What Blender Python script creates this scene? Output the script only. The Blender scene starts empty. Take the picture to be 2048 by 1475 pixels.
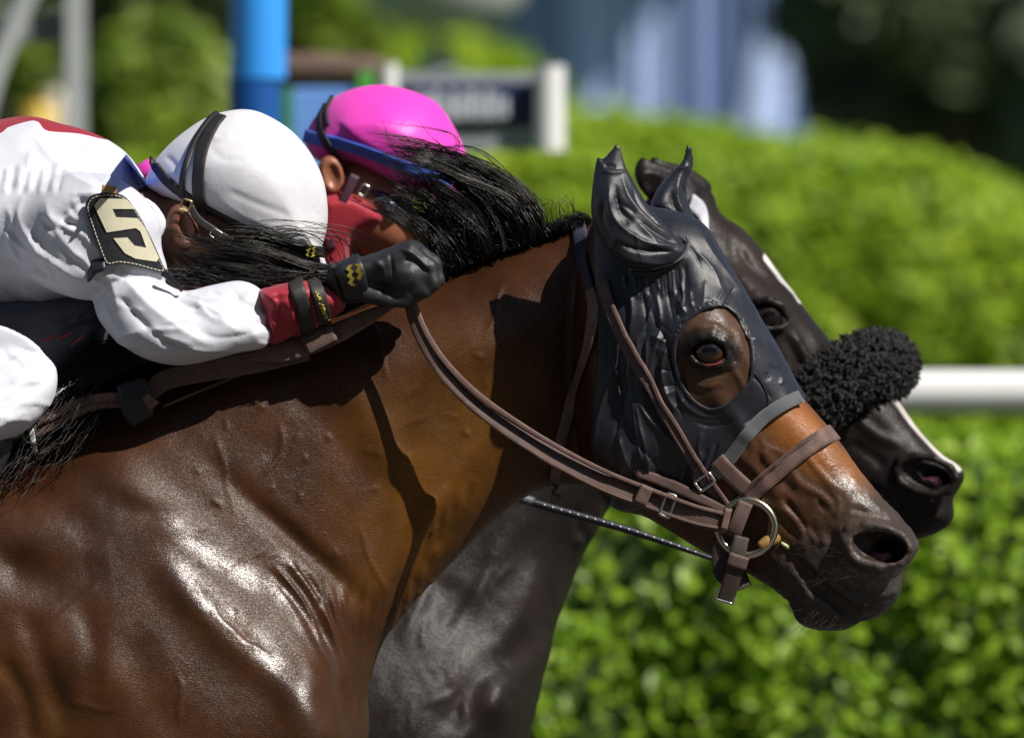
import bpy, math, random, time
import numpy as np
from mathutils import Vector
from mathutils.bvhtree import BVHTree

T_START = time.time()
random.seed(7)
RNG = np.random.default_rng(11)
SC = bpy.context.scene
COL = SC.collection

# ------------------------------------------------------------------ camera, sky, sun, exposure
S = 0.00065          # metres per unit of the side-view drawing plane of the near horse
Z0 = 1.65            # camera height
DIST = 15.0          # camera to the near horse's mid plane
cam_d = bpy.data.cameras.new('camera')
cam = bpy.data.objects.new('camera', cam_d)
COL.objects.link(cam)
cam.location = (0, -DIST, Z0)
cam.rotation_euler = (math.radians(90), 0, 0)
cam_d.sensor_width = 36
cam_d.lens = 36 * DIST / (2048 * S)
cam_d.clip_start = 0.1
cam_d.clip_end = 2000
cam_d.dof.use_dof = True
cam_d.dof.focus_distance = DIST - 0.08
cam_d.dof.aperture_fstop = 5.6
SC.camera = cam

SUN = Vector((0.55, -0.41, 0.73)).normalized()
world = bpy.data.worlds.new('World')
SC.world = world
world.use_nodes = True
wn = world.node_tree.nodes
wl = world.node_tree.links
sky = wn.new('ShaderNodeTexSky')
sky.sky_type = 'NISHITA'
sky.sun_disc = False
sky.sun_elevation = math.asin(SUN.z)
sky.sun_rotation = math.atan2(SUN.x, SUN.y)
wl.new(sky.outputs[0], wn['Background'].inputs[0])
wn['Background'].inputs[1].default_value = 0.05
sd = bpy.data.lights.new('sun', 'SUN')
sd.energy = 5.0
sd.angle = math.radians(0.5)
sd.color = (1.0, 0.95, 0.87)
so = bpy.data.objects.new('sun', sd)
COL.objects.link(so)
so.rotation_euler = (-SUN).to_track_quat('-Z', 'Y').to_euler()
so.location = SUN * 20
vs = SC.view_settings
vs.view_transform = 'Standard'
vs.look = 'None'
vs.gamma = 1
vs.exposure = 0.18
SC.cycles.use_denoising = True
SC.cycles.max_bounces = 6
SC.cycles.transparent_max_bounces = 8
SC.render.film_transparent = False

# ------------------------------------------------------------------ small helpers
def lin(r, g, b):
    f = lambda c: (c / 255 / 12.92) if c / 255 <= 0.04045 else ((c / 255 + 0.055) / 1.055) ** 2.4
    return (f(r), f(g), f(b), 1.0)

class Frame:
    """drawing plane of one animal or rider: u right, v down, w towards the camera (all in units of S*k)"""
    def __init__(self, k, y0):
        self.k = k; self.y0 = y0
    def w(self, p):
        p = np.asarray(p, dtype=np.float64)
        q = np.empty_like(p)
        q[..., 0] = (p[..., 0] - 1024) * S * self.k
        q[..., 1] = self.y0 - p[..., 2] * S * self.k
        q[..., 2] = Z0 + (737 - p[..., 1]) * S * self.k
        return q
NEAR = Frame(1.0, 0.0)
FARY = 0.86
FAR = Frame((DIST + FARY) / DIST, FARY)

def bg(u, v, Y):
    """a point of the place that the camera sees at (u, v), Y metres beyond the near horse"""
    k = (DIST + Y) / DIST
    return ((u - 1024) * S * k, Y, Z0 + (737 - v) * S * k)

def tag(o, label=None, cat=None, group=None, kind=None):
    if label: o['label'] = label
    if cat: o['category'] = cat
    if group: o['group'] = group
    if kind: o['kind'] = kind
    return o

def empty(name, loc, label, cat, group=None):
    o = bpy.data.objects.new(name, None)
    COL.objects.link(o)
    o.location = loc
    o.empty_display_size = 0.1
    return tag(o, label, cat, group)

def root_loc(o):
    l = np.zeros(3)
    while o is not None:
        l += np.array(o.location); o = o.parent
    return l

def mesh_obj(name, verts, faces, mat, parent=None, smooth=True, uv=None, attrs=None, loc=None):
    """verts in world space; faces as list or (n,k) array"""
    verts = np.asarray(verts, dtype=np.float64)
    if parent is not None:
        base = root_loc(parent)
    elif loc is not None:
        base = np.array(loc, dtype=float)
    else:
        base = np.zeros(3)
    me = bpy.data.meshes.new(name)
    vv = verts - base
    if isinstance(faces, np.ndarray):
        n, k = faces.shape
        me.vertices.add(len(vv)); me.vertices.foreach_set('co', vv.astype(np.float32).ravel())
        me.loops.add(n * k); me.loops.foreach_set('vertex_index', faces.astype(np.int32).ravel())
        me.polygons.add(n); me.polygons.foreach_set('loop_start', np.arange(0, n * k, k, dtype=np.int32))
        me.update(calc_edges=True)
    else:
        me.from_pydata([tuple(x) for x in vv], [], faces)
        me.update()
    me.polygons.foreach_set('use_smooth', np.full(len(me.polygons), smooth, dtype=bool))
    if uv is not None:
        lay = me.uv_layers.new(name='UVMap')
        li = np.empty(len(me.loops), dtype=np.int32); me.loops.foreach_get('vertex_index', li)
        lay.data.foreach_set('uv', np.asarray(uv, dtype=np.float32)[li].ravel())
    if attrs:
        for an, arr in attrs.items():
            arr = np.asarray(arr, dtype=np.float32)
            if arr.ndim == 1:
                a = me.attributes.new(an, 'FLOAT', 'POINT'); a.data.foreach_set('value', arr)
            else:
                if arr.shape[1] == 3: arr = np.concatenate([arr, np.ones((len(arr), 1), np.float32)], 1)
                a = me.attributes.new(an, 'FLOAT_COLOR', 'POINT'); a.data.foreach_set('color', arr.ravel())
    me.validate()
    if mat is not None:
        for m in (mat if isinstance(mat, (list, tuple)) else [mat]): me.materials.append(m)
    o = bpy.data.objects.new(name, me)
    COL.objects.link(o)
    if parent is not None:
        o.parent = parent
    elif loc is not None:
        o.location = loc
    return o

def catmull(pts, step=None, n=None, closed=False):
    """smooth curve through the points, resampled evenly"""
    P = np.asarray(pts, dtype=np.float64)
    if closed:
        Q = np.concatenate([P[-1:], P, P[:2]])
    else:
        Q = np.concatenate([2 * P[:1] - P[1:2], P, 2 * P[-1:] - P[-2:-1]])
    out = []
    t = np.linspace(0, 1, 17)[:-1, None]
    for i in range(len(Q) - 3):
        a, b, c, d = Q[i:i + 4]
        out.append(0.5 * (2 * b + (c - a) * t + (2 * a - 5 * b + 4 * c - d) * t ** 2 + (3 * b - a - 3 * c + d) * t ** 3))
    out = np.concatenate(out + ([] if closed else [Q[-2:-1]]))
    if closed: out = np.concatenate([out, out[:1]])
    L = np.concatenate([[0], np.cumsum(np.linalg.norm(np.diff(out, axis=0), axis=1))])
    if n is None: n = max(3, int(round(L[-1] / step)) + 1)
    s = np.linspace(0, L[-1], n)
    r = np.stack([np.interp(s, L, out[:, i]) for i in range(P.shape[1])], 1)
    return r[:-1] if closed else r

def vnoise(p, freq, seed=0):
    """smooth value noise in -1..1 at (n,3) points"""
    rng = np.random.default_rng(seed + 1000)
    tab = rng.random(4096).astype(np.float32) * 2 - 1
    q = np.asarray(p) * freq
    i = np.floor(q).astype(np.int64); f = (q - i); f = f * f * (3 - 2 * f)
    def h(a, b, c): return tab[((a * 73856093) ^ (b * 19349663) ^ (c * 83492791)) & 4095]
    r = 0
    for dx in (0, 1):
        wx = f[:, 0] if dx else 1 - f[:, 0]
        for dy in (0, 1):
            wy = f[:, 1] if dy else 1 - f[:, 1]
            for dz in (0, 1):
                wz = f[:, 2] if dz else 1 - f[:, 2]
                r = r + wx * wy * wz * h(i[:, 0] + dx, i[:, 1] + dy, i[:, 2] + dz)
    return r

def poly_sd(pts, U, V):
    """signed distance in the plane, positive inside; pts closed polygon (n,2)"""
    x = U.ravel(); y = V.ravel()
    best = np.full(x.shape, 1e9); ins = np.zeros(x.shape, bool)
    A = np.asarray(pts); B = np.roll(A, -1, axis=0)
    for (ax, ay), (bx, by) in zip(A, B):
        dx, dy = bx - ax, by - ay
        t = np.clip(((x - ax) * dx + (y - ay) * dy) / (dx * dx + dy * dy + 1e-9), 0, 1)
        best = np.minimum(best, (x - ax - t * dx) ** 2 + (y - ay - t * dy) ** 2)
        if ay != by:
            c = ((ay > y) != (by > y)) & (x < (bx - ax) * (y - ay) / (by - ay) + ax)
            ins ^= c
    d = np.sqrt(best)
    return np.where(ins, d, -d).reshape(U.shape)

def tps(ctrl, U, V):
    """thin-plate interpolation of (u, v, value) control points"""
    C = np.asarray(ctrl, dtype=np.float64)
    sc = 500.0
    X = C[:, :2] / sc
    def phi(r2): return np.where(r2 > 1e-12, 0.5 * r2 * np.log(r2 + 1e-12), 0)
    d2 = ((X[:, None] - X[None]) ** 2).sum(-1)
    n = len(C)
    A = np.zeros((n + 3, n + 3)); A[:n, :n] = phi(d2) + np.eye(n) * 0.003
    A[:n, n] = 1; A[:n, n + 1:] = X; A[n, :n] = 1; A[n + 1:, :n] = X.T
    w = np.linalg.lstsq(A, np.concatenate([C[:, 2], np.zeros(3)]), rcond=None)[0]
    u = U.ravel() / sc; v = V.ravel() / sc
    r = w[n] + w[n + 1] * u + w[n + 2] * v
    for i in range(n):
        r += w[i] * phi((u - X[i, 0]) ** 2 + (v - X[i, 1]) ** 2)
    return r.reshape(U.shape)

# ------------------------------------------------------------------ solid modelling on a grid
class Field:
    def __init__(self, lo, hi, h):
        self.lo = np.array(lo, float); self.h = h
        self.n = (np.ceil((np.array(hi, float) - self.lo) / h)).astype(int) + 1
        self.ax = [(self.lo[i] + h * np.arange(self.n[i])).astype(np.float32) for i in range(3)]
        self.F = np.full(self.n, 400.0, np.float32)
    def sl(self, lo, hi):
        a = np.clip(np.floor((np.array(lo) - self.lo) / self.h).astype(int), 0, self.n)
        b = np.clip(np.ceil((np.array(hi) - self.lo) / self.h).astype(int) + 1, 0, self.n)
        if (b <= a).any(): return None, None
        s = tuple(slice(i, j) for i, j in zip(a, b))
        g = (self.ax[0][s[0]][:, None, None], self.ax[1][s[1]][None, :, None], self.ax[2][s[2]][None, None, :])
        return s, g
    def add(self, s, d, k):
        f = self.F[s]
        if k <= 0: self.F[s] = np.minimum(f, d); return
        h = np.clip(0.5 + 0.5 * (f - d) / k, 0, 1)
        self.F[s] = f + (d - f) * h - k * h * (1 - h)
    def cut(self, s, d, k):
        f = self.F[s]; d = -d
        if k <= 0: self.F[s] = np.maximum(f, d); return
        h = np.clip(0.5 - 0.5 * (f - d) / k, 0, 1)
        self.F[s] = f + (d - f) * h + k * h * (1 - h)
    def chain(self, pts, rad, k=10, ws=1.0, op='add', inner=4):
        """limb through the points with a radius at each; ws < 1 flattens it in w"""
        P = np.asarray(pts, np.float32); R = np.broadcast_to(np.asarray(rad, np.float32), (len(P),))
        m = R.max() / min(ws, 1) + max(k, 0) + 2 * self.h + 6
        s, g = self.sl(P.min(0) - m, P.max(0) + m)
        if s is None: return
        d = None
        for i in range(len(P) - 1):
            a, b = P[i], P[i + 1]; e = b - a
            ew = e[2] / ws
            L = e[0] ** 2 + e[1] ** 2 + ew ** 2 + 1e-9
            x = g[0] - a[0]; y = g[1] - a[1]; z = (g[2] - a[2]) / ws
            t = np.clip((x * e[0] + y * e[1] + z * ew) / L, 0, 1)
            q = np.sqrt((x - t * e[0]) ** 2 + (y - t * e[1]) ** 2 + (z - t * ew) ** 2) - (R[i] + (R[i + 1] - R[i]) * t)
            if d is None: d = q
            else:
                h = np.clip(0.5 + 0.5 * (d - q) / inner, 0, 1)
                d = d + (q - d) * h - inner * h * (1 - h)
        if ws < 1: d = d * max(ws, 0.5)
        (self.add if op == 'add' else self.cut)(s, d, k)
    def ell(self, c, r, ang=0, k=10, op='add'):
        """ellipsoid, turned by ang degrees in the u-v plane"""
        r = np.asarray(r, float); m = r.max() + k + 3 * self.h
        s, g = self.sl(np.array(c) - m, np.array(c) + m)
        if s is None: return
        ca, sa = math.cos(math.radians(ang)), math.sin(math.radians(ang))
        x = g[0] - c[0]; y = g[1] - c[1]; z = (g[2] - c[2])
        p = x * ca + y * sa; q = -x * sa + y * ca
        val = np.sqrt((p / r[0]) ** 2 + (q / r[1]) ** 2 + (z / r[2]) ** 2)
        gr = np.sqrt((p / r[0] ** 2) ** 2 + (q / r[1] ** 2) ** 2 + (z / r[2] ** 2) ** 2) / np.maximum(val, 1e-3)
        d = (val - 1) / np.maximum(gr, 1e-4)
        d = np.where(val < 0.05, -r.min(), d)
        (self.add if op == 'add' else self.cut)(s, d.astype(np.float32), k)
    def inflate(self, outline, ctrl, R, k=20, mid=None, bumps=(), closed_curve=True, tmin=12, op='add'):
        """solid whose outline in the u-v plane is the given curve and whose half thickness follows ctrl"""
        O = catmull(outline, step=14, closed=True) if closed_curve else np.asarray(outline, float)
        m = k + 40
        lo = np.array([O[:, 0].min() - m, O[:, 1].min() - m, self.lo[2]]); hi = np.array([O[:, 0].max() + m, O[:, 1].max() + m, 1e5])
        hi[2] = self.ax[2][-1]
        s, g = self.sl(lo, hi)
        U, V = np.meshgrid(self.ax[0][s[0]], self.ax[1][s[1]], indexing='ij')
        d = poly_sd(O, U, V)
        T = np.maximum(tps(ctrl, U, V), tmin)
        for (bu, bv, ru, rv, ang, amp) in bumps:
            ca, sa = math.cos(math.radians(ang)), math.sin(math.radians(ang))
            x = U - bu; y = V - bv
            T = T + amp * np.exp(-((x * ca + y * sa) / ru) ** 2 - ((-x * sa + y * ca) / rv) ** 2)
        T = np.maximum(T, tmin)
        Rm = R if np.isscalar(R) else np.maximum(tps(R, U, V), 15)
        e = 1 - d / Rm
        e = 0.5 * (e + np.sqrt(e * e + 0.05))
        e = np.minimum(e, 6)
        e = e.astype(np.float32)[:, :, None]; T = T.astype(np.float32)[:, :, None]
        Rm = (np.zeros_like(d) + Rm).astype(np.float32)[:, :, None]
        M = 0 if mid is None else mid(U, V).astype(np.float32)[:, :, None]
        w = g[2] - M
        val = np.sqrt(e * e + (w / T) ** 2)
        gr = np.sqrt((e / Rm) ** 2 + (w / T ** 2) ** 2) / np.maximum(val, 1e-3)
        D = (val - 1) / np.maximum(gr, 1 / 300.0)
        (self.add if op == 'add' else self.cut)(s, np.clip(D, -400, 400), k)
    def mesh(self, smooth=2):
        return surface_nets(self.F, self.lo, self.h, smooth)

def surface_nets(F, lo, h, smooth=2):
    s = F < 0
    n = np.array(F.shape)
    c = np.zeros(n - 1, np.int8)
    for dx in (0, 1):
        for dy in (0, 1):
            for dz in (0, 1):
                c += s[dx:n[0] - 1 + dx, dy:n[1] - 1 + dy, dz:n[2] - 1 + dz]
    I = np.argwhere((c > 0) & (c < 8))
    idx = np.full(n - 1, -1, np.int32)
    idx[I[:, 0], I[:, 1], I[:, 2]] = np.arange(len(I))
    corners = {}
    for dx in (0, 1):
        for dy in (0, 1):
            for dz in (0, 1):
                corners[(dx, dy, dz)] = F[I[:, 0] + dx, I[:, 1] + dy, I[:, 2] + dz]
    acc = np.zeros((len(I), 3)); cnt = np.zeros(len(I))
    for a in corners:
        for axis in range(3):
            if a[axis]: continue
            b = list(a); b[axis] = 1; b = tuple(b)
            fa, fb = corners[a], corners[b]
            m = (fa < 0) != (fb < 0)
            t = np.where(m, fa / np.where(m, fa - fb, 1), 0)
            p = np.array(a, float)[None].repeat(len(I), 0); p[:, axis] = t
            acc[m] += p[m]; cnt[m] += 1
    V = (I + acc / cnt[:, None]) * h + lo
    Q = []
    for axis in range(3):
        b, d = (axis + 1) % 3, (axis + 2) % 3
        sa = [slice(None)] * 3; sb = [slice(None)] * 3
        sa[axis] = slice(0, n[axis] - 1); sb[axis] = slice(1, n[axis])
        A = s[tuple(sa)]; B = s[tuple(sb)]
        E = np.argwhere(A != B)
        E = E[(E[:, b] > 0) & (E[:, b] < n[b] - 1) & (E[:, d] > 0) & (E[:, d] < n[d] - 1)]
        flip = A[E[:, 0], E[:, 1], E[:, 2]]
        q = []
        for ob, od in ((-1, -1), (0, -1), (0, 0), (-1, 0)):
            e = E.copy(); e[:, b] += ob; e[:, d] += od
            q.append(idx[e[:, 0], e[:, 1], e[:, 2]])
        q = np.stack(q, 1)
        q[~flip] = q[~flip][:, ::-1]
        Q.append(q)
    Q = np.concatenate(Q)
    # u right, v DOWN, w to camera is left-handed against world axes (x, z up, -y): flipped once here so that normals point out
    if smooth:
        e = np.concatenate([Q[:, [0, 1]], Q[:, [1, 2]], Q[:, [2, 3]], Q[:, [3, 0]]])
        deg = np.bincount(e.ravel(), minlength=len(V)).astype(float)
        for it in range(smooth):
            for lam in (0.6, -0.45):
                a = np.stack([np.bincount(e[:, 0], V[e[:, 1], i], len(V)) + np.bincount(e[:, 1], V[e[:, 0], i], len(V)) for i in range(3)], 1)
                V = V + lam * (a / np.maximum(deg, 1)[:, None] - V)
    return V, Q

def subdiv(V, Q):
    n = len(V)
    E = np.concatenate([Q[:, [0, 1]], Q[:, [1, 2]], Q[:, [2, 3]], Q[:, [3, 0]]])
    Es = np.sort(E, 1); key = Es[:, 0].astype(np.int64) * n + Es[:, 1]
    uq, inv = np.unique(key, return_inverse=True)
    mid = (V[uq // n] + V[uq % n]) / 2
    fc = V[Q].mean(1); m = len(Q)
    e = (inv.reshape(4, m) + n).T; f = np.arange(m) + n + len(uq)
    NQ = np.concatenate([np.stack([Q[:, i], e[:, i], f, e[:, (i + 3) % 4]], 1) for i in range(4)])
    V2 = np.concatenate([V, mid, fc])
    ed = np.concatenate([NQ[:, [0, 1]], NQ[:, [1, 2]], NQ[:, [2, 3]], NQ[:, [3, 0]]])
    deg = np.bincount(ed.ravel(), minlength=len(V2)).astype(float)
    for lam in (0.5, -0.3):
        a = np.stack([np.bincount(ed[:, 0], V2[ed[:, 1], i], len(V2)) + np.bincount(ed[:, 1], V2[ed[:, 0], i], len(V2)) for i in range(3)], 1)
        V2 = V2 + lam * (a / np.maximum(deg, 1)[:, None] - V2)
    return V2, NQ

def vnormals(V, Q):
    n = np.cross(V[Q[:, 2]] - V[Q[:, 0]], V[Q[:, 3 if Q.shape[1] == 4 else 1]] - V[Q[:, 1 if Q.shape[1] == 4 else 0]])
    out = np.stack([sum(np.bincount(Q[:, j], n[:, i], len(V)) for j in range(Q.shape[1])) for i in range(3)], 1)
    return out / np.maximum(np.linalg.norm(out, axis=1), 1e-9)[:, None]

def line_profile(V2, pts, width, ends=True, sharp=False):
    """0..1 closeness of points to a drawn line (gaussian), fading at its ends"""
    L = catmull(pts, step=10)
    lo = L.min(0) - 3.2 * width; hi = L.max(0) + 3.2 * width
    m = ((V2 >= lo) & (V2 <= hi)).all(1)
    idx = np.nonzero(m)[0]
    out = np.zeros(len(V2))
    if len(idx) == 0: return out
    p = V2[idx]
    best = np.full(len(p), 1e9); tt = np.zeros(len(p))
    for i in range(len(L) - 1):
        a, b = L[i], L[i + 1]; e = b - a
        t = np.clip(((p - a) @ e) / (e @ e + 1e-9), 0, 1)
        d = ((p - a - t[:, None] * e) ** 2).sum(1)
        u = d < best
        best[u] = d[u]; tt[u] = (i + t[u]) / (len(L) - 1)
    g = np.exp(-np.sqrt(best + 1.0) * 1.5 / width) if sharp else np.exp(-best / width ** 2)
    if ends: g *= np.clip(np.minimum(tt, 1 - tt) * 5 + 0.05, 0, 1)
    out[idx] = g
    return out

def folds(V, N, lines, side=None, sharp=False):
    """push the surface in or out along drawn lines: (points, width, amplitude)"""
    disp = np.zeros(len(V))
    near = np.clip(N[:, 2] * 2.5 + 0.3, 0, 1) if side is None else side
    for pts, width, amp in lines:
        disp += amp * line_profile(V[:, :2], pts, width, True, sharp)
    return V + N * (disp * near)[:, None]

class Surf:
    """near surface of a solid, for laying things on it"""
    def __init__(self, meshes):
        V = []; Q = []; o = 0
        for v, q in meshes:
            V.append(v); Q.append(q + o); o += len(v)
        V = np.concatenate(V); Q = np.concatenate(Q)
        self.t = BVHTree.FromPolygons(V.tolist(), Q.tolist())
    def at(self, u, v, side=1):
        h = self.t.ray_cast(Vector((u, v, 3000 * side)), Vector((0, 0, -side)))
        if h[0] is None:
            h = self.t.find_nearest(Vector((u, v, 100 * side)))
        n = h[1]
        if n.z * side < 0: n = -n
        return np.array(h[0]), np.array(n)

def grid_faces(nu, nv, closed_v=False):
    i = np.arange(nu - 1)[:, None]; j = np.arange(nv if closed_v else nv - 1)[None]
    a = i * nv + j; b = i * nv + (j + 1) % nv; c = (i + 1) * nv + (j + 1) % nv; d = (i + 1) * nv + j
    return np.stack([a, b, c, d], -1).reshape(-1, 4)

def ribbon(path, normals, width, thick, twist=None):
    """closed flat band along a path in drawing units; returns verts, quads, uv"""
    P = np.asarray(path, float); n = len(P)
    T = np.gradient(P, axis=0); T /= np.linalg.norm(T, axis=1)[:, None]
    N = np.asarray(normals, float)
    N = N - (N * T).sum(1)[:, None] * T
    N /= np.maximum(np.linalg.norm(N, axis=1), 1e-6)[:, None]
    B = np.cross(T, N)
    W = np.broadcast_to(np.asarray(width, float), (n,)); H = np.broadcast_to(np.asarray(thick, float), (n,))
    prof = [(-1, -.55), (-1, .55), (-.93, 1), (-.5, 1.08), (0, 1.1), (.5, 1.08), (.93, 1), (1, .55), (1, -.55), (.93, -1), (-.93, -1)]
    V = np.stack([P + B * (W * a / 2)[:, None] + N * (H * b / 2)[:, None] for a, b in prof], 1).reshape(-1, 3)
    m = len(prof)
    F = grid_faces(n, m, True)
    L = np.concatenate([[0], np.cumsum(np.linalg.norm(np.diff(P, axis=0), axis=1))])
    uv = np.stack([np.repeat(L, m), (np.array([p[0] for p in prof])[None] * W[:, None] / 2).ravel()], 1) / 100.0
    caps = [[*range(m)][::-1], [(n - 1) * m + j for j in range(m)]]
    return V, F, uv, caps

def tubes(paths, radii, sides=3, flat=1.0):
    """many tapered strands at once: paths (m,n,3), radii (m,n) or (n,)"""
    P = np.asarray(paths, float); m, n, _ = P.shape
    R = np.broadcast_to(np.asarray(radii, float), (m, n))
    T = np.gradient(P, axis=1); T /= np.maximum(np.linalg.norm(T, axis=2), 1e-9)[..., None]
    up = np.zeros_like(T); up[..., 2] = 1
    A = np.cross(T, up); la = np.linalg.norm(A, axis=2)
    bad = la < 0.05
    A[bad] = np.cross(T[bad], np.array([1.0, 0, 0])); A /= np.maximum(np.linalg.norm(A, axis=2), 1e-9)[..., None]
    B = np.cross(T, A)
    ang = np.arange(sides) * 2 * math.pi / sides
    V = P[:, :, None] + R[..., None, None] * (A[:, :, None] * np.cos(ang)[None, None, :, None] + flat * B[:, :, None] * np.sin(ang)[None, None, :, None])
    f = grid_faces(n, sides, True)
    F = (f[None] + (np.arange(m) * n * sides)[:, None, None]).reshape(-1, 4)
    return V.reshape(-1, 3), F

def flipq(F): return np.ascontiguousarray(F[:, ::-1])

# ------------------------------------------------------------------ materials
def material(name):
    m = bpy.data.materials.new(name); m.use_nodes = True
    nt = m.node_tree
    return m, nt.nodes, nt.links, nt.nodes['Principled BSDF']

def nz(nodes, links, scale, detail=4, rough=0.5, vec=None, dist=0):
    t = nodes.new('ShaderNodeTexNoise'); t.inputs['Scale'].default_value = scale
    t.inputs['Detail'].default_value = detail; t.inputs['Roughness'].default_value = rough
    t.inputs['Distortion'].default_value = dist
    if vec is not None: links.new(vec, t.inputs['Vector'])
    return t

def ramp(nodes, links, src, stops):
    r = nodes.new('ShaderNodeValToRGB')
    e = r.color_ramp.elements
    while len(e) < len(stops): e.new(0.5)
    for i, (p, c) in enumerate(stops):
        e[i].position = p; e[i].color = c if len(c) == 4 else (*c, 1)
    links.new(src, r.inputs[0])
    return r

def mapping(nodes, links, scale=(1, 1, 1), rot=(0, 0, 0), src='Object'):
    tc = nodes.new('ShaderNodeTexCoord'); mp = nodes.new('ShaderNodeMapping')
    mp.inputs['Scale'].default_value = scale; mp.inputs['Rotation'].default_value = rot
    links.new(tc.outputs[src], mp.inputs['Vector'])
    return mp.outputs[0]

def bump(nodes, links, b, src, strength=0.3, dist=0.002, prev=None):
    n = nodes.new('ShaderNodeBump'); n.inputs['Strength'].default_value = strength; n.inputs['Distance'].default_value = dist
    links.new(src, n.inputs['Height'])
    if prev is not None: links.new(prev.outputs[0], n.inputs['Normal'])
    links.new(n.outputs[0], b.inputs['Normal'])
    return n

def plain(name, col, rough=0.5, var=0.12, nscale=40, metal=0.0, spec=0.5, bmp=0.0, bscale=300, bdist=0.001, sheen=0.0, coat=0.0):
    m, n, l, b = material(name)
    v = mapping(n, l)
    t = nz(n, l, nscale, 5, 0.6, v)
    c = np.array(col[:3])
    r = ramp(n, l, t.outputs[0], [(0.3, (*(c * (1 - var)), 1)), (0.7, (*np.minimum(c * (1 + var), 1), 1))])
    l.new(r.outputs[0], b.inputs['Base Color'])
    b.inputs['Roughness'].default_value = rough; b.inputs['Metallic'].default_value = metal
    b.inputs['Specular IOR Level'].default_value = spec
    b.inputs['Sheen Weight'].default_value = sheen
    b.inputs['Coat Weight'].default_value = coat
    if bmp: bump(n, l, b, nz(n, l, bscale, 4, 0.6, v).outputs[0], bmp, bdist)
    return m
# ------------------------------------------------------------------ coat materials
def coat_material(name, rough=0.40, tint=1.0, sheen=0.0, hair=0.8, spec=0.5):
    m, n, l, b = material(name)
    at = n.new('ShaderNodeAttribute'); at.attribute_name = 'coat'
    v = mapping(n, l, (1, 1, 1))
    vs_ = mapping(n, l, (150, 260, 950), (0, math.radians(40), 0))
    big = nz(n, l, 9, 5, 0.6, v)
    fine = nz(n, l, 1, 3, 0.6, vs_)
    r1 = ramp(n, l, big.outputs[0], [(0.3, (0.72, 0.70, 0.68, 1)), (0.7, (1.22, 1.2, 1.15, 1))])
    r2 = ramp(n, l, fine.outputs[0], [(0.3, (0.80, 0.80, 0.80, 1)), (0.75, (1.18, 1.16, 1.12, 1))])
    mx = n.new('ShaderNodeMix'); mx.data_type = 'RGBA'; mx.blend_type = 'MULTIPLY'; mx.inputs[0].default_value = 1
    l.new(at.outputs['Color'], mx.inputs[6]); l.new(r1.outputs[0], mx.inputs[7])
    mx2 = n.new('ShaderNodeMix'); mx2.data_type = 'RGBA'; mx2.blend_type = 'MULTIPLY'; mx2.inputs[0].default_value = 1
    l.new(mx.outputs[2], mx2.inputs[6]); l.new(r2.outputs[0], mx2.inputs[7])
    l.new(mx2.outputs[2], b.inputs['Base Color'])
    rn = nz(n, l, 9, 7, 0.72, v, 0.8)
    mr = n.new('ShaderNodeMapRange'); mr.inputs[1].default_value = 0.42; mr.inputs[2].default_value = 0.60
    mr.inputs[3].default_value = rough - 0.02; mr.inputs[4].default_value = rough + 0.10
    l.new(rn.outputs[0], mr.inputs[0]); l.new(mr.outputs[0], b.inputs['Roughness'])
    sp_ = n.new('ShaderNodeMapRange'); sp_.inputs[1].default_value = 0.36; sp_.inputs[2].default_value = 0.66
    sp_.inputs[3].default_value = 0.1; sp_.inputs[4].default_value = 1.9
    spk = nz(n, l, 1, 4, 0.7, mapping(n, l, (330, 500, 900), (0, math.radians(40), 0)))
    l.new(spk.outputs[0], sp_.inputs[0])
    sm = n.new('ShaderNodeMath'); sm.operation = 'MULTIPLY'; sm.inputs[1].default_value = spec
    l.new(sp_.outputs[0], sm.inputs[0]); l.new(sm.outputs[0], b.inputs['Specular IOR Level'])
    wa = n.new('ShaderNodeAttribute'); wa.attribute_name = 'sweat'      # sweat makes the coat shine in streaks
    br = n.new('ShaderNodeMapRange'); br.inputs[1].default_value = 0.40; br.inputs[2].default_value = 0.62
    br.inputs[3].default_value = 1.5; br.inputs[4].default_value = 0.10
    l.new(nz(n, l, 22, 6, 0.75, v, 0.5).outputs[0], br.inputs[0])
    w1 = n.new('ShaderNodeMath'); w1.operation = 'MULTIPLY'; w1.use_clamp = False; l.new(wa.outputs['Fac'], w1.inputs[0]); l.new(br.outputs[0], w1.inputs[1])
    w2 = n.new('ShaderNodeMath'); w2.operation = 'ADD'; w2.inputs[1].default_value = 0.05; l.new(w1.outputs[0], w2.inputs[0])
    w3 = n.new('ShaderNodeMath'); w3.operation = 'MULTIPLY'; l.new(w2.outputs[0], w3.inputs[0]); l.new(sp_.outputs[0], w3.inputs[1])
    w3.use_clamp = True; l.new(w3.outputs[0], b.inputs['Coat Weight'])
    b.inputs['Coat Roughness'].default_value = 0.26
    b.inputs['Coat IOR'].default_value = 1.85
    lump = nz(n, l, 75, 4, 0.6, v)
    p = bump(n, l, b, lump.outputs[0], 0.12, 0.002)
    speck = nz(n, l, 330, 3, 0.7, v)
    p = bump(n, l, b, speck.outputs[0], 0.3, 0.0011, p)
    p = bump(n, l, b, fine.outputs[0], hair, 0.0011, p)
    l.new(p.outputs[0], b.inputs['Coat Normal'])
    return m

M_BAY = coat_material('bay_coat', 0.37, spec=0.23, hair=0.45)
M_BLACK = coat_material('black_coat', 0.40, spec=0.17, hair=0.4)

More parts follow.
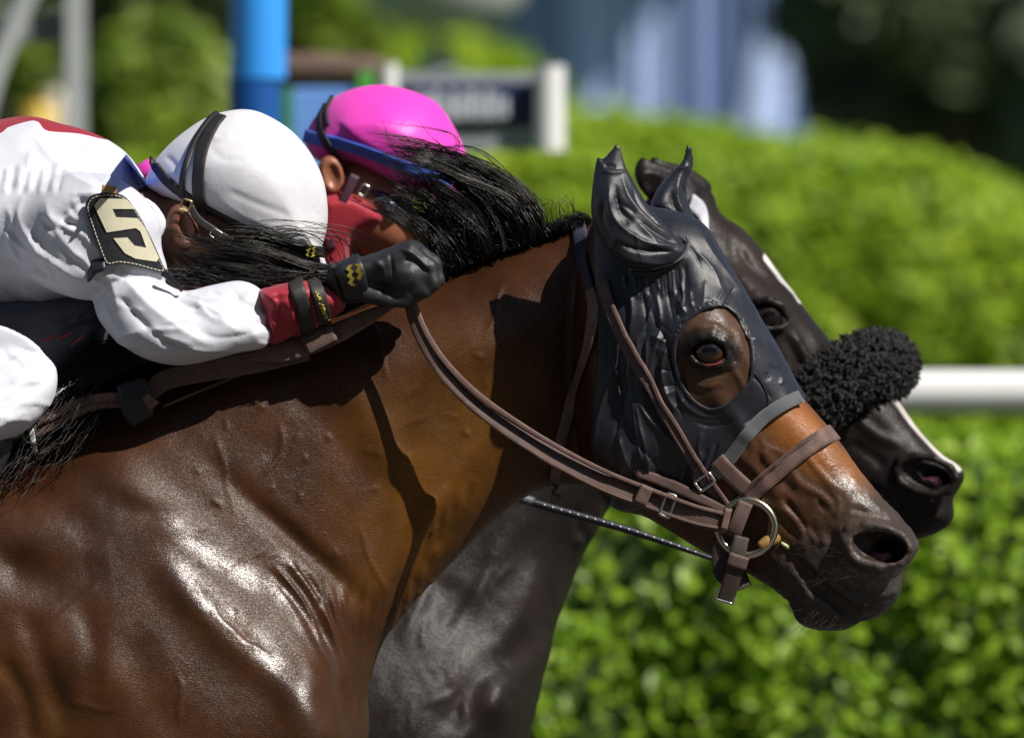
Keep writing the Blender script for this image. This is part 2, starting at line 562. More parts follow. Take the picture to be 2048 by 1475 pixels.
# ------------------------------------------------------------------ the bay horse
def bay_body(f):
    outline = [(1290, 470), (1180, 436), (1090, 470), (1000, 500), (880, 546), (800, 560), (600, 590), (400, 640), (200, 728), (50, 828), (-100, 880),
               (-500, 930), (-900, 900), (-1300, 890), (-1650, 980), (-1830, 1200), (-1850, 1450), (-1700, 1700), (-1300, 1800), (-700, 1870), (-100, 1930),
               (350, 1900), (590, 1790), (705, 1620), (738, 1475), (738, 1380), (768, 1285), (820, 1215), (880, 1150), (940, 1088), (1000, 1032), (1060, 990),
               (1120, 972), (1200, 965), (1290, 900), (1330, 700)]
    ctrl = [(1180, 450, 52), (1100, 480, 52), (1000, 515, 52), (880, 560, 52), (700, 590, 58), (500, 640, 66), (300, 710, 80), (120, 800, 105), (0, 850, 120),
            (1200, 600, 78), (1080, 620, 98), (930, 660, 118), (760, 690, 125), (560, 740, 135), (350, 820, 160), (150, 900, 190), (-50, 950, 210),
            (1150, 800, 84), (1000, 800, 120), (850, 800, 138), (700, 830, 150), (520, 880, 172), (380, 940, 205), (200, 1030, 260), (0, 1060, 280),
            (1100, 930, 80), (1000, 960, 100), (900, 1010, 118), (800, 1020, 135), (700, 1030, 158), (580, 1050, 190), (470, 1090, 228), (340, 1120, 268),
            (840, 1130, 108), (770, 1180, 130), (690, 1180, 165), (610, 1200, 212), (500, 1230, 268), (350, 1260, 318), (180, 1230, 322), (0, 1230, 318),
            (740, 1300, 135), (690, 1310, 200), (650, 1340, 262), (560, 1370, 300), (420, 1400, 335), (200, 1430, 348), (0, 1430, 338),
            (722, 1450, 185), (670, 1460, 285), (500, 1530, 335), (250, 1600, 350), (0, 1650, 340), (600, 1700, 230), (300, 1800, 260),
            (-300, 1000, 240), (-300, 1400, 370), (-300, 1750, 300), (-800, 1000, 250), (-800, 1400, 420), (-800, 1700, 340), (-1300, 1000, 300),
            (-1300, 1350, 400), (-1650, 1200, 320), (-1650, 1500, 280)]
    f.inflate(outline, ctrl, [(1200, 600, 90), (900, 700, 110), (600, 800, 130), (300, 1000, 190), (700, 1400, 110), (-500, 1200, 260), (-1500, 1200, 260), (300, 1700, 200), (1000, 1000, 100)], k=10,
              bumps=[(420, 1210, 210, 50, 50, 14), (640, 1370, 95, 52, 62, 26), (150, 1320, 200, 90, 15, 16), (880, 1020, 60, 40, -50, 12), (1030, 680, 120, 60, -20, 8),
                     (600, 1085, 170, 22, 42, -16), (40, 1130, 140, 40, 30, -14), (330, 1020, 200, 40, 42, 14)])

def bay_legs(f):
    # fore legs reaching, hind legs driving, hooves on the track
    g = 737 + Z0 / S
    f.chain([(430, 1700, 190), (560, 2150, 180), (640, 2500, 150), (700, 2900, 150), (760, 3120, 150), (800, g - 40, 150)], [190, 110, 75, 52, 55, 68], k=60)
    f.chain([(380, 1700, -190), (120, 2100, -170), (-20, 2500, -150), (-250, 2700, -150), (-430, 2760, -150), (-500, 2820, -150)], [190, 110, 75, 52, 55, 68], k=60)
    for wv, du in ((190, 0), (-190, -260)):
        f.chain([(-1500, 1400, wv), (-1450 + du, 1850, wv), (-1750 + du, 2300, wv * .8), (-1700 + du, 2800, wv * .7), (-1640 + du, 3100, wv * .7), (-1580 + du, g - 40, wv * .7)], [300, 210, 95, 62, 60, 72], k=70)
    f.chain([(-1800, 1050, 0), (-2050, 1150, 0), (-2350, 1300, 0), (-2700, 1400, 0)], [60, 75, 80, 20], k=20)

BAY_YAW = 0.16
def bay_mid(U, V):
    t = np.clip((np.asarray(U, float) - 1075) / 115, 0, 1)
    return BAY_YAW * np.clip(np.asarray(U, float) - 1190, 0, None) + 130 * t * t * (3 - 2 * t)
def BM(u, t=0): return float(bay_mid(np.array(float(u)), 0)) + t

BAY_HEAD = [(1185, 440), (1250, 418), (1330, 425), (1400, 452), (1442, 515), (1500, 615), (1552, 705), (1597, 787), (1660, 860), (1703, 922), (1752, 985), (1800, 1035),
            (1826, 1072), (1828, 1098), (1803, 1136), (1796, 1170), (1782, 1200), (1750, 1228), (1716, 1238), (1692, 1250), (1652, 1257), (1612, 1250), (1586, 1232),
            (1576, 1205), (1556, 1184), (1515, 1158), (1465, 1130), (1400, 1098), (1335, 1058), (1285, 1030), (1235, 1018), (1195, 985), (1165, 915), (1150, 800), (1150, 600)]
def bay_head(f):
    ctrl = [(1200, 460, 70), (1300, 460, 88), (1390, 480, 92), (1440, 560, 100), (1180, 600, 98), (1300, 600, 118), (1400, 640, 150), (1480, 640, 125), (1180, 800, 104),
            (1280, 780, 128), (1380, 760, 142), (1440, 790, 132), (1530, 740, 112), (1240, 920, 124), (1340, 880, 122), (1430, 880, 116), (1530, 850, 98), (1600, 840, 86),
            (1230, 1000, 70), (1320, 1000, 84), (1420, 980, 90), (1500, 950, 92), (1590, 930, 84), (1680, 950, 66), (1400, 1080, 60), (1500, 1060, 72), (1600, 1030, 76),
            (1680, 1030, 78), (1760, 1030, 72), (1500, 1130, 52), (1580, 1110, 62), (1680, 1130, 74), (1760, 1120, 78), (1600, 1190, 52), (1640, 1230, 50), (1690, 1190, 66), (1760, 1190, 60), (1815, 1085, 62)]
    f.inflate(BAY_HEAD, ctrl, [(1200, 500, 80), (1400, 500, 80), (1500, 700, 85), (1650, 900, 62), (1780, 1080, 55), (1640, 1220, 42), (1400, 1050, 70), (1180, 900, 46), (1180, 700, 46), (1300, 800, 80)], k=22, mid=bay_mid, tmin=20,
              bumps=[(1410, 690, 62, 48, 20, 20), (1500, 880, 120, 20, 52, 9), (1290, 870, 80, 110, 10, 10), (1340, 590, 40, 60, 30, -10), (1400, 830, 50, 30, 0, -6)])
    w = BM
    # nostril: raised rim round a deep opening
    f.ell((1742, 1088, w(1742, 66)), (76, 50, 32), 8, k=14)
    rim = [(1680, 1072), (1690, 1052), (1722, 1043), (1762, 1050), (1795, 1068), (1808, 1090), (1790, 1118), (1752, 1128), (1712, 1118), (1686, 1098), (1680, 1072)]
    for s_ in (1, -1):
        f.chain([(a, b, w(a, s_ * (88 - 0.05 * abs(a - 1740)))) for a, b in rim], 9, k=7)
        f.ell((1748, 1088, w(1748, s_ * 92)), (56, 30, 34), 10, k=6, op='cut')
        f.ell((1768, 1096, w(1768, s_ * 68)), (34, 24, 40), 10, k=8, op='cut')
    # mouth slit and lips
    f.chain([(1555, 1078, w(1555, 70)), (1592, 1128, w(1592, 66)), (1640, 1180, w(1640, 60)), (1690, 1222, w(1690, 56)), (1722, 1250, w(1722, 34))], [7, 13, 20, 22, 18], k=9, op='cut')
    f.chain([(1555, 1078, w(1555, -70)), (1592, 1128, w(1592, -66)), (1640, 1180, w(1640, -60)), (1690, 1222, w(1690, -56)), (1722, 1250, w(1722, -34))], [7, 13, 20, 22, 18], k=9, op='cut')
    f.chain([(1718, 1248, w(1718, 50)), (1712, 1240, w(1712, -50))], 7, k=6, op='cut')
    # eye socket and lids
    ez = w(1410, 152)
    f.ell((1412, 704, ez + 10), (36, 26, 22), 12, k=5, op='cut')
    f.chain([(1368, 706, ez - 6), (1378, 688, ez + 6), (1396, 676, ez + 13), (1418, 673, ez + 14), (1440, 684, ez + 8), (1452, 704, ez - 2), (1458, 722, ez - 8)], [5, 7, 8, 8, 8, 6, 4], k=5)
    f.chain([(1372, 666, ez - 4), (1396, 656, ez + 4), (1424, 656, ez + 4), (1448, 672, ez - 2)], [5, 8, 8, 5], k=10)
    f.chain([(1370, 708, ez - 6), (1384, 724, ez + 2), (1408, 732, ez + 5), (1432, 729, ez + 1), (1456, 722, ez - 7)], [5, 6, 6, 6, 4], k=5)

t0 = time.time()
fb = Field((-70, 385, -400), (1150, 1545, 400), 5.2)
bay_body(fb)
bay_Vb, bay_Qb = fb.mesh(2)
fh = Field((1120, 395, -150), (1860, 1290, 390), 4.0)
bay_head(fh)
HEADF = fh.F.copy()
fn = Field((1120, 395, -150), (1860, 1290, 390), 4.0)
bay_body(fn)
fh.add(tuple(slice(None) for _ in range(3)), fn.F, 26)
del fn
bay_Vh, bay_Qh = fh.mesh(1)
fc = Field((-2800, 600, -470), (1000, 3300, 470), 22)
bay_body(fc); bay_legs(fc)
bay_Qb = bay_Qb[~(bay_Vb[:, 0] > 1134)[bay_Qb].all(1)]
bay_Vc, bay_Qc = fc.mesh(1)
del fc
# drop the coarse faces where the fine ones stand
ins = (bay_Vc[:, 0] > -60) & (bay_Vc[:, 1] < 1535)
keep = ~ins[bay_Qc].all(1)
bay_Qc = bay_Qc[keep]
print('bay solids', len(bay_Vb), len(bay_Vh), len(bay_Vc), time.time() - t0)

# muscles, veins, skin creases
BAY_LINES = [
    # groove in front of the shoulder
    ([(200, 990), (330, 1030), (470, 1110), (580, 1190), (650, 1280), (700, 1380)], 26, -9),
    ([(300, 1030), (400, 1060), (500, 1130), (560, 1190)], 24, 7),
    ([(330, 1090), (380, 1170), (450, 1250), (540, 1330), (620, 1420), (660, 1475)], 30, 10),
    ([(540, 1150), (600, 1220), (650, 1300), (690, 1370)], 14, 6),
    ([(0, 1120), (120, 1140), (230, 1130)], 40, -7),
    ([(60, 1200), (100, 1320), (150, 1450)], 26, -8),
    ([(0, 1290), (60, 1380), (80, 1500)], 20, -6),
    ([(170, 1180), (200, 1290), (190, 1400)], 24, -5),
    ([(250, 1250), (330, 1400), (400, 1475)], 40, -6),
    ([(0, 960), (100, 990), (220, 1080)], 30, -5),
    # jugular groove and neck muscle edges
    ([(1000, 880), (940, 960), (880, 1060), (820, 1150), (760, 1240)], 22, -8),
    ([(960, 870), (900, 960), (840, 1050), (780, 1160), (730, 1250)], 18, 5),
    ([(860, 720), (820, 820), (790, 920), (760, 1040), (740, 1130)], 26, -5),
    ([(560, 760), (640, 830), (720, 920), (770, 1020)], 40, -6),
    ([(700, 760), (760, 860), (800, 960)], 30, 5),
    ([(1060, 560), (1080, 640), (1040, 740), (980, 820)], 30, -4),
]
rl = random.Random(3)
SHARP = []
for i in range(8):      # skin wrinkles in the throat latch of the neck
    a = 948 - i * 13; b = 960 + i * 14
    SHARP.append(([(a, b), (a - 16, b + 40), (a - 44, b + 95), (a - 78, b + 150 + 8 * i)], 8, 4.5 if i % 2 else -5))
for i in range(13):     # folds gathering in front of the point of the shoulder
    t_ = i / 12
    SHARP.append(([(622 + 150 * t_, 1150 + 40 * t_ + rl.uniform(-20, 20)), (656 + 96 * t_, 1235 + 14 * t_), (684 + 44 * t_, 1310), (700 + 18 * t_, 1392), (704 + 18 * t_, 1470)], 7.5, 4.0 if i % 2 else -4.5))
SHARP.append(([(610, 1200), (650, 1270), (684, 1345), (700, 1420), (704, 1490)], 14, -10))
for i in range(5):
    SHARP.append(([(540 + i * 12, 1130 - i * 5), (600 + i * 11, 1200 - i * 4), (648 + i * 9, 1280 - i * 3), (684 + i * 5, 1350)], 7, 3.5 if i % 2 else -4))
def wander(u, v, ang, n, st, rnd, turn=0.5):
    out = [(u, v)]
    for _ in range(n):
        ang += rnd.uniform(-turn, turn); u += math.cos(ang) * st; v += math.sin(ang) * st
        out.append((u, v))
    return out
for u, v, a, n in [(1010, 560, 1.9, 4), (870, 640, 1.2, 5), (740, 640, 1.5, 4), (780, 770, 1.9, 5), (900, 760, 1.6, 5), (640, 940, 1.2, 5), (500, 700, 1.4, 4), (660, 980, 1.4, 5), (720, 1040, 1.5, 5),
                   (830, 900, 2.1, 4), (560, 840, 0.9, 4), (320, 880, 1.0, 4), (430, 860, 0.8, 5), (240, 1050, 1.5, 4), (210, 1150, 1.8, 5), (120, 1150, 1.3, 4), (430, 1200, 0.8, 5), (330, 1230, 1.0, 5), (360, 1330, 1.2, 3),
                   (40, 1330, 1.2, 4), (150, 1390, 0.6, 5), (80, 1050, 0.3, 5), (950, 690, 2.2, 5), (1060, 580, 2.6, 4)][::2]:
    BAY_LINES.append((wander(u, v, a, n, rl.uniform(22, 38), rl), rl.uniform(4.0, 6), rl.uniform(1.2, 2.4)))
for _ in range(46):     # small raised marks
    u = rl.uniform(380, 1080); v = rl.uniform(640, 1250)
    BAY_LINES.append((wander(u, v, rl.uniform(0, 3.1), 2, rl.uniform(7, 14), rl, 0.8), rl.uniform(3.5, 5.5), rl.uniform(1.0, 2.6)))
HEAD_LINES = [
    # facial crest, veins, nose and lip creases
    ([(1440, 880), (1490, 920), (1540, 975), (1570, 1010)], 14, 5),
    ([(1500, 860), (1520, 930), (1560, 960), (1600, 1000)], 9, -4),
    ([(1560, 900), (1590, 960), (1640, 990), (1670, 1030)], 8, 4),
    ([(1600, 900), (1640, 950), (1680, 985)], 7, 3.5),
    ([(1540, 1000), (1580, 1030), (1602, 1060), (1596, 1082), (1570, 1088)], 9, 5),
    ([(1560, 990), (1596, 1040), (1612, 1066)], 6, -5),
    ([(1520, 1000), (1560, 1040), (1580, 1070)], 6, -3.5),
    ([(1640, 1040), (1660, 1080), (1680, 1120), (1700, 1150)], 12, -5),
    ([(1660, 1150), (1700, 1170), (1740, 1190)], 9, -4),
    ([(1720, 1160), (1750, 1180), (1790, 1172)], 8, 4),
    ([(1690, 1010), (1730, 1020), (1780, 1040)], 8, -3),
    ([(1640, 960), (1670, 1000), (1665, 1035)], 6, 3),
    ([(1600, 1180), (1640, 1200), (1680, 1232)], 8, 4),
    # round the eye
    ([(1370, 740), (1400, 750), (1440, 748), (1466, 734)], 6, -3.5),
    ([(1366, 758), (1404, 772), (1446, 764)], 6, 2.5),
    ([(1380, 645), (1410, 636), (1440, 648)], 7, -2.5),
    ([(1465, 650), (1478, 690), (1490, 740)], 7, 3),
    ([(1455, 730), (1475, 760), (1490, 800)], 6, 3),
    ([(1360, 720), (1358, 750), (1366, 790)], 8, -4),
    ([(1450, 690), (1462, 712), (1466, 730)], 7, -4),
]
for _ in range(26):
    u = rl.uniform(1500, 1700); v = 900 + (u - 1500) * 0.7 + rl.uniform(-40, 80)
    HEAD_LINES.append((wander(u, v, rl.uniform(0, 3.1), 3, rl.uniform(8, 16), rl, 0.8), rl.uniform(4, 6), rl.uniform(-2.2, 2.6)))

def relief(V, Q, lines, amp, freq, seed):
    N = vnormals(V, Q)
    V = folds(V, N, lines)
    d = vnoise(V, freq, seed) * amp + vnoise(V, freq * 2.3, seed + 1) * amp * 0.5
    return V + N * d[:, None]
if vnormals(bay_Vb, bay_Qb)[np.argmax(bay_Vb[:, 2]), 2] < 0:
    FLIP = True
else:
    FLIP = False
def fixq(Q): return flipq(Q) if FLIP else Q
bay_Qb, bay_Qh, bay_Qc = fixq(bay_Qb), fixq(bay_Qh), fixq(bay_Qc)
bay_Vb = folds(bay_Vb, vnormals(bay_Vb, bay_Qb), SHARP)
bay_Vb = relief(bay_Vb, bay_Qb, BAY_LINES, 0.7, 1 / 46, 5)
bay_Vh = relief(bay_Vh, bay_Qh, HEAD_LINES, 0.7, 1 / 30, 6)
_m = np.clip((bay_Vh[:, 0] * 0.62 + bay_Vh[:, 1] * 0.78 - 1740) / 120, 0, 1)
bay_Vh = bay_Vh + vnormals(bay_Vh, bay_Qh) * (_m * (vnoise(bay_Vh, 1 / 11, 61) * 1.3 + np.maximum(vnoise(bay_Vh, 1 / 7, 62) - .35, 0) * 2.4))[:, None]
bay_Vh = bay_Vh + 0.0
bay_surf = Surf([(bay_Vb, bay_Qb), (bay_Vh, bay_Qh)])
bay_head_surf = Surf([(bay_Vh, bay_Qh)])

def blend(c, col, m):
    return c * (1 - m[:, None]) + np.array(col)[None] * m[:, None]
def spot(V, u, v, ru, rv, ang=0, soft=1.0):
    ca, sa = math.cos(math.radians(ang)), math.sin(math.radians(ang))
    x = V[:, 0] - u; y = V[:, 1] - v
    d = ((x * ca + y * sa) / ru) ** 2 + ((-x * sa + y * ca) / rv) ** 2
    return np.clip((1.3 - d) / (0.6 * soft), 0, 1)
def bay_coat(V):
    n1 = vnoise(V, 1 / 120, 21); n2 = vnoise(V, 1 / 40, 22)
    c = np.tile(np.array([0.050, 0.0185, 0.0065]), (len(V), 1))
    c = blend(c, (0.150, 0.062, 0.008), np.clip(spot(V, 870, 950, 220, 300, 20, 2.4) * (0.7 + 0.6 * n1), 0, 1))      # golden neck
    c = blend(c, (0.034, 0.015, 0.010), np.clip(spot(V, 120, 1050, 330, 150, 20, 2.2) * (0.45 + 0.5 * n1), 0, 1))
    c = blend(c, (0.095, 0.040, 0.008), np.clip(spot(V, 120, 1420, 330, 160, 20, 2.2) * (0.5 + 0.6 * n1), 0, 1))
    head = V[:, 0] > 1290
    c = blend(c, (0.085, 0.040, 0.020), head * 0.8)
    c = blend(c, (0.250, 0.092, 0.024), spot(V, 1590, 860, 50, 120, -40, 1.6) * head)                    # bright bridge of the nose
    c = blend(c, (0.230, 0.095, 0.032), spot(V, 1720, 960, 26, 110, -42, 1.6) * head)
    mz = np.clip((V[:, 0] * 0.62 + V[:, 1] * 0.78 - 1775 + n2 * 30) / 90, 0, 1) * head
    c = blend(c, (0.060, 0.046, 0.038), mz)
    c = blend(c, (0.066, 0.056, 0.052), np.clip((V[:, 0] * 0.5 + V[:, 1] * 0.86 - 1822 + n2 * 24) / 70, 0, 1) * head)
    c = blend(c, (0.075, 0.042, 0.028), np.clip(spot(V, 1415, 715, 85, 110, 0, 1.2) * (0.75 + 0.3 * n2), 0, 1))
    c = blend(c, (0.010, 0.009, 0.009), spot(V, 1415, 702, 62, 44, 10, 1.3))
    c = blend(c, (0.085, 0.070, 0.064), spot(V, 1744, 1086, 66, 44, 8, 0.8) * 0.8)
    c = blend(c, (0.022, 0.016, 0.015), spot(V, 1748, 1088, 50, 27, 10, 0.5) * 0.9)
    leg = np.clip((V[:, 1] - 2300) / 200, 0, 1)
    c = blend(c, (0.015, 0.012, 0.010), leg)
    c *= (1 + 0.14 * n2)[:, None]
    return c
Vall = np.concatenate([bay_Vb, bay_Vh, bay_Vc])
Qall = np.concatenate([bay_Qb, bay_Qh + len(bay_Vb), bay_Qc + len(bay_Vb) + len(bay_Vh)])
bay_root = empty('horse', NEAR.w(np.array([-300, 737 + Z0 / S, 0.0])), 'bay racehorse in front, brown coat, wearing a black hood', 'horse', None)
def sweat(V):
    w_ = np.zeros(len(V))
    for pts, wd, am in [([(270, 1010), (340, 1040), (410, 1090), (480, 1135), (560, 1170), (620, 1230), (665, 1300), (695, 1375)], 17, 1.0), ([(310, 1070), (370, 1150), (450, 1225), (530, 1300), (590, 1380), (640, 1475), (660, 1540)], 23, 1.0),
                        ([(520, 900), (580, 935), (640, 960)], 18, 0.5), ([(80, 1140), (120, 1170), (170, 1180)], 24, 0.35), ([(560, 1100), (610, 1160), (650, 1230)], 16, 0.6), ([(0, 990), (60, 1010), (140, 1030)], 24, 0.3),
                        ([(860, 760), (880, 830), (900, 900)], 20, 0.25), ([(1660, 1120), (1700, 1150), (1760, 1150), (1800, 1120)], 26, 0.9), ([(1600, 870), (1680, 960), (1740, 1010)], 24, 0.35), ([(1400, 640), (1440, 660), (1470, 740)], 20, 0.3)]:
        w_ = np.maximum(w_, am * line_profile(V[:, :2], pts, wd))
    return np.clip(w_ * (1 + 0.5 * vnoise(V, 1 / 22, 91)), 0, 1)
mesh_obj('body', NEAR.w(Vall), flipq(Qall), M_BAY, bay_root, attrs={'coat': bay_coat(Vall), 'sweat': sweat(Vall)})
print('bay horse', time.time() - t0)
# ------------------------------------------------------------------ tack materials
def nylon_material(name, col, rough=0.38):
    m, n, l, b = material(name)
    v = mapping(n, l)
    t = nz(n, l, 60, 4, 0.6, v)
    c = np.array(col)
    r = ramp(n, l, t.outputs[0], [(0.3, (*(c * 0.75), 1)), (0.7, (*(c * 1.25), 1))])
    l.new(r.outputs[0], b.inputs['Base Color'])
    b.inputs['Roughness'].default_value = rough
    b.inputs['Specular IOR Level'].default_value = 0.5
    b.inputs['Sheen Weight'].default_value = 0.12
    b.inputs['Sheen Tint'].default_value = (0.6, 0.68, 1.0, 1)
    wv = n.new('ShaderNodeTexWave'); wv.inputs['Scale'].default_value = 420; wv.inputs['Distortion'].default_value = 0.6
    l.new(v, wv.inputs['Vector'])
    rd = nz(n, l, 15, 2, 0.45, mapping(n, l, (1.5, 1.0, 0.7)), 0.8)
    ab = n.new('ShaderNodeMath'); ab.operation = 'SUBTRACT'; ab.inputs[1].default_value = 0.5; l.new(rd.outputs[0], ab.inputs[0])
    ab2 = n.new('ShaderNodeMath'); ab2.operation = 'ABSOLUTE'; l.new(ab.outputs[0], ab2.inputs[0])
    p = bump(n, l, b, ab2.outputs[0], 0.22, 0.008)
    p = bump(n, l, b, wv.outputs['Fac'], 0.15, 0.0004, p)
    bump(n, l, b, nz(n, l, 520, 3, 0.7, v).outputs[0], 0.35, 0.0009, p)
    return m
M_NYLON = nylon_material('black_nylon', (0.011, 0.0118, 0.017), 0.40)
M_TRIM = plain('grey_felt_trim', (0.085, 0.09, 0.10), 0.85, 0.3, 900, bmp=0.8, bscale=1400, bdist=0.0006, sheen=0.5)

def web_material(name, col, rib=3.8, rough=0.55, edge=0.35):
    """woven strap: ribs across, darker stitched edges; uv runs in hundredths of drawing units"""
    m, n, l, b = material(name)
    tc = n.new('ShaderNodeTexCoord'); sp = n.new('ShaderNodeSeparateXYZ'); l.new(tc.outputs['UV'], sp.inputs[0])
    def sine(src, freq):
        a = n.new('ShaderNodeMath'); a.operation = 'MULTIPLY'; a.inputs[1].default_value = freq; l.new(src, a.inputs[0])
        s_ = n.new('ShaderNodeMath'); s_.operation = 'SINE'; l.new(a.outputs[0], s_.inputs[0])
        return s_.outputs[0]
    a = sine(sp.outputs[0], 100 / rib * 6.283)
    c = sine(sp.outputs[1], 100 / (rib * 0.9) * 6.283)
    mul = n.new('ShaderNodeMath'); mul.operation = 'ADD'; l.new(a, mul.inputs[0]); l.new(c, mul.inputs[1])
    co = np.array(col)
    r = ramp(n, l, mul.outputs[0], [(0.0, (*(co * 0.86), 1)), (0.9, (*(co * 1.08), 1))])
    nn = nz(n, l, 70, 4, 0.6, mapping(n, l))
    r2 = ramp(n, l, nn.outputs[0], [(0.3, (0.7, 0.68, 0.68, 1)), (0.7, (1.2, 1.18, 1.15, 1))])
    mx = n.new('ShaderNodeMix'); mx.data_type = 'RGBA'; mx.blend_type = 'MULTIPLY'; mx.inputs[0].default_value = 1
    l.new(r.outputs[0], mx.inputs[6]); l.new(r2.outputs[0], mx.inputs[7])
    l.new(mx.outputs[2], b.inputs['Base Color'])
    b.inputs['Roughness'].default_value = rough
    bump(n, l, b, mul.outputs[0], 0.35, 0.0006)
    return m
M_WEB = web_material('brown_webbing', (0.175, 0.105, 0.088))
M_WEBD = web_material('dark_brown_webbing', (0.115, 0.068, 0.056))
M_WEB_SHADE = web_material('shaded_brown_webbing', (0.050, 0.032, 0.028))  # brown webbing darkened in its colour for the shade on the curb strap
M_NAVY = web_material('navy_webbing', (0.016, 0.017, 0.040))
M_STEEL = plain('steel', (0.62, 0.60, 0.56), 0.22, 0.1, 30, metal=1.0)
M_BRASS = plain('brassy_bit', (0.42, 0.24, 0.07), 0.35, 0.3, 60, metal=0.3)
M_RUBBER = plain('black_rubber', (0.016, 0.016, 0.018), 0.5, 0.25, 200, bmp=0.3)

def strap(name, path, width, thick, mat, parent, surf=None, lift=4, frame=NEAR, ws=None, normals=None, step=7, smooth_n=9, side=1, tail=None):
    """band along (u,v) points: laid on a surface, or free with w given at each point"""
    pts = np.asarray(path, float)
    if surf is not None:
        L = catmull(pts[:, :2], step=step)
        H = [surf.at(u, v, side) for u, v in L]
        P = np.array([h[0] for h in H]); N = np.array([h[1] for h in H])
        P[:, :2] = L
        k = np.ones(smooth_n) / smooth_n
        pad = smooth_n // 2
        for i in range(3):
            N[:, i] = np.convolve(np.pad(N[:, i], pad, 'edge'), k, 'valid')
        P[:, 2] = np.maximum(P[:, 2], np.convolve(np.pad(P[:, 2], pad, 'edge'), k, 'valid')) if side > 0 else P[:, 2]
        N /= np.linalg.norm(N, axis=1)[:, None]
        P = P + N * lift
        if tail is not None:
            tp = np.array(tail[0], float); tn = np.array(tail[1], float)
            P = catmull(np.concatenate([P[::3], tp]), n=len(P) + 3 * len(tp)); N = np.concatenate([N[::3], tn]); N = catmull_n(N, len(P))
    else:
        P = catmull(pts, step=step)
        N = np.tile(np.array([0, 0, 1.0]), (len(P), 1)) if normals is None else catmull_n(normals, len(P))
    if not np.isscalar(width):
        width = np.interp(np.linspace(0, 1, len(P)), np.linspace(0, 1, len(width)), width)
    V, F, uv, caps = ribbon(P, N, width, thick)
    return mesh_obj(name, frame.w(V), [tuple(x) for x in F[:, ::-1]] + [tuple(c[::-1]) for c in caps], mat, parent, uv=uv), P, N
def catmull_n(normals, n):
    A = np.asarray(normals, float); s_ = np.linspace(0, 1, len(A)); t = np.linspace(0, 1, n)
    r = np.stack([np.interp(t, s_, A[:, i]) for i in range(3)], 1)
    return r / np.linalg.norm(r, axis=1)[:, None]

def tube_obj(name, path, rad, mat, parent, frame=NEAR, closed=False, sides=10, step=5, flat=1.0):
    P = catmull(path, step=step, closed=closed)
    if closed: P = np.concatenate([P, P[:1]])
    R = np.interp(np.linspace(0, 1, len(P)), np.linspace(0, 1, len(rad)), rad) if not np.isscalar(rad) else np.full(len(P), rad)
    V, F = tubes(P[None], R[None], sides, flat)
    caps = [] if closed else [tuple(range(sides)), tuple((len(P) - 1) * sides + i for i in range(sides))][:]
    return mesh_obj(name, frame.w(V), [tuple(x) for x in F[:, ::-1]] + caps, mat, parent)

def solid_obj(name, V, Q, mat, parent, frame=NEAR, attrs=None):
    return mesh_obj(name, frame.w(V), flipq(Q), mat, parent, attrs=attrs)

def box_obj(name, c, size, ang, mat, parent, frame=NEAR, tilt=0.0):
    """small bevelled block, turned by ang in the u-v plane"""
    a = np.array(size, float) / 2; bv = min(a) * 0.35
    V = []
    for lv, s0 in ((-1, 0), (-1, 1), (1, 1), (1, 0)):
        q = a - bv if s0 == 0 else a
        z = lv * (a[2] if s0 == 0 else a[2] - bv)
        for x, y in ((-1, -1), (1, -1), (1, 1), (-1, 1)):
            V.append((x * q[0], y * q[1], z))
    V = np.array(V)
    ca, sa = math.cos(math.radians(ang)), math.sin(math.radians(ang))
    W = np.stack([V[:, 0] * ca - V[:, 1] * sa, V[:, 0] * sa + V[:, 1] * ca, V[:, 2] + tilt * V[:, 0]], 1) + np.array(c)
    F = [(0, 1, 2, 3), (15, 14, 13, 12)]
    for r in range(3):
        for j in range(4):
            F.append((r * 4 + j, (r + 1) * 4 + j, (r + 1) * 4 + (j + 1) % 4, r * 4 + (j + 1) % 4))
    return mesh_obj(name, frame.w(W), F, mat, parent, smooth=False)

# ------------------------------------------------------------------ hood of the bay horse
hood_poly = catmull([(1195, 420), (1260, 380), (1420, 400), (1500, 540), (1560, 640), (1640, 740), (1604, 796), (1560, 816), (1510, 855), (1470, 905), (1440, 938), (1400, 968), (1345, 1000), (1290, 1012), (1226, 1012),
                     (1190, 930), (1184, 840), (1192, 740), (1194, 640), (1188, 550)], step=12, closed=True)
fq = Field((1120, 395, -150), (1860, 1290, 390), 4.0)
U2, V2 = np.meshgrid(fq.ax[0], fq.ax[1], indexing='ij')
pd = poly_sd(hood_poly, U2, V2)
eye_poly = catmull([(1432, 612), (1470, 634), (1492, 676), (1499, 722), (1490, 766), (1458, 802), (1420, 817), (1382, 800), (1356, 762), (1345, 712), (1352, 664), (1384, 626)], step=8, closed=True)
ed = poly_sd(eye_poly, U2, V2)
fq.F = np.maximum(HEADF - 7, np.maximum(-pd, ed)[:, :, None].astype(np.float32))
hV, hQ = fq.mesh(1)
hQ = fixq(hQ)
del fq
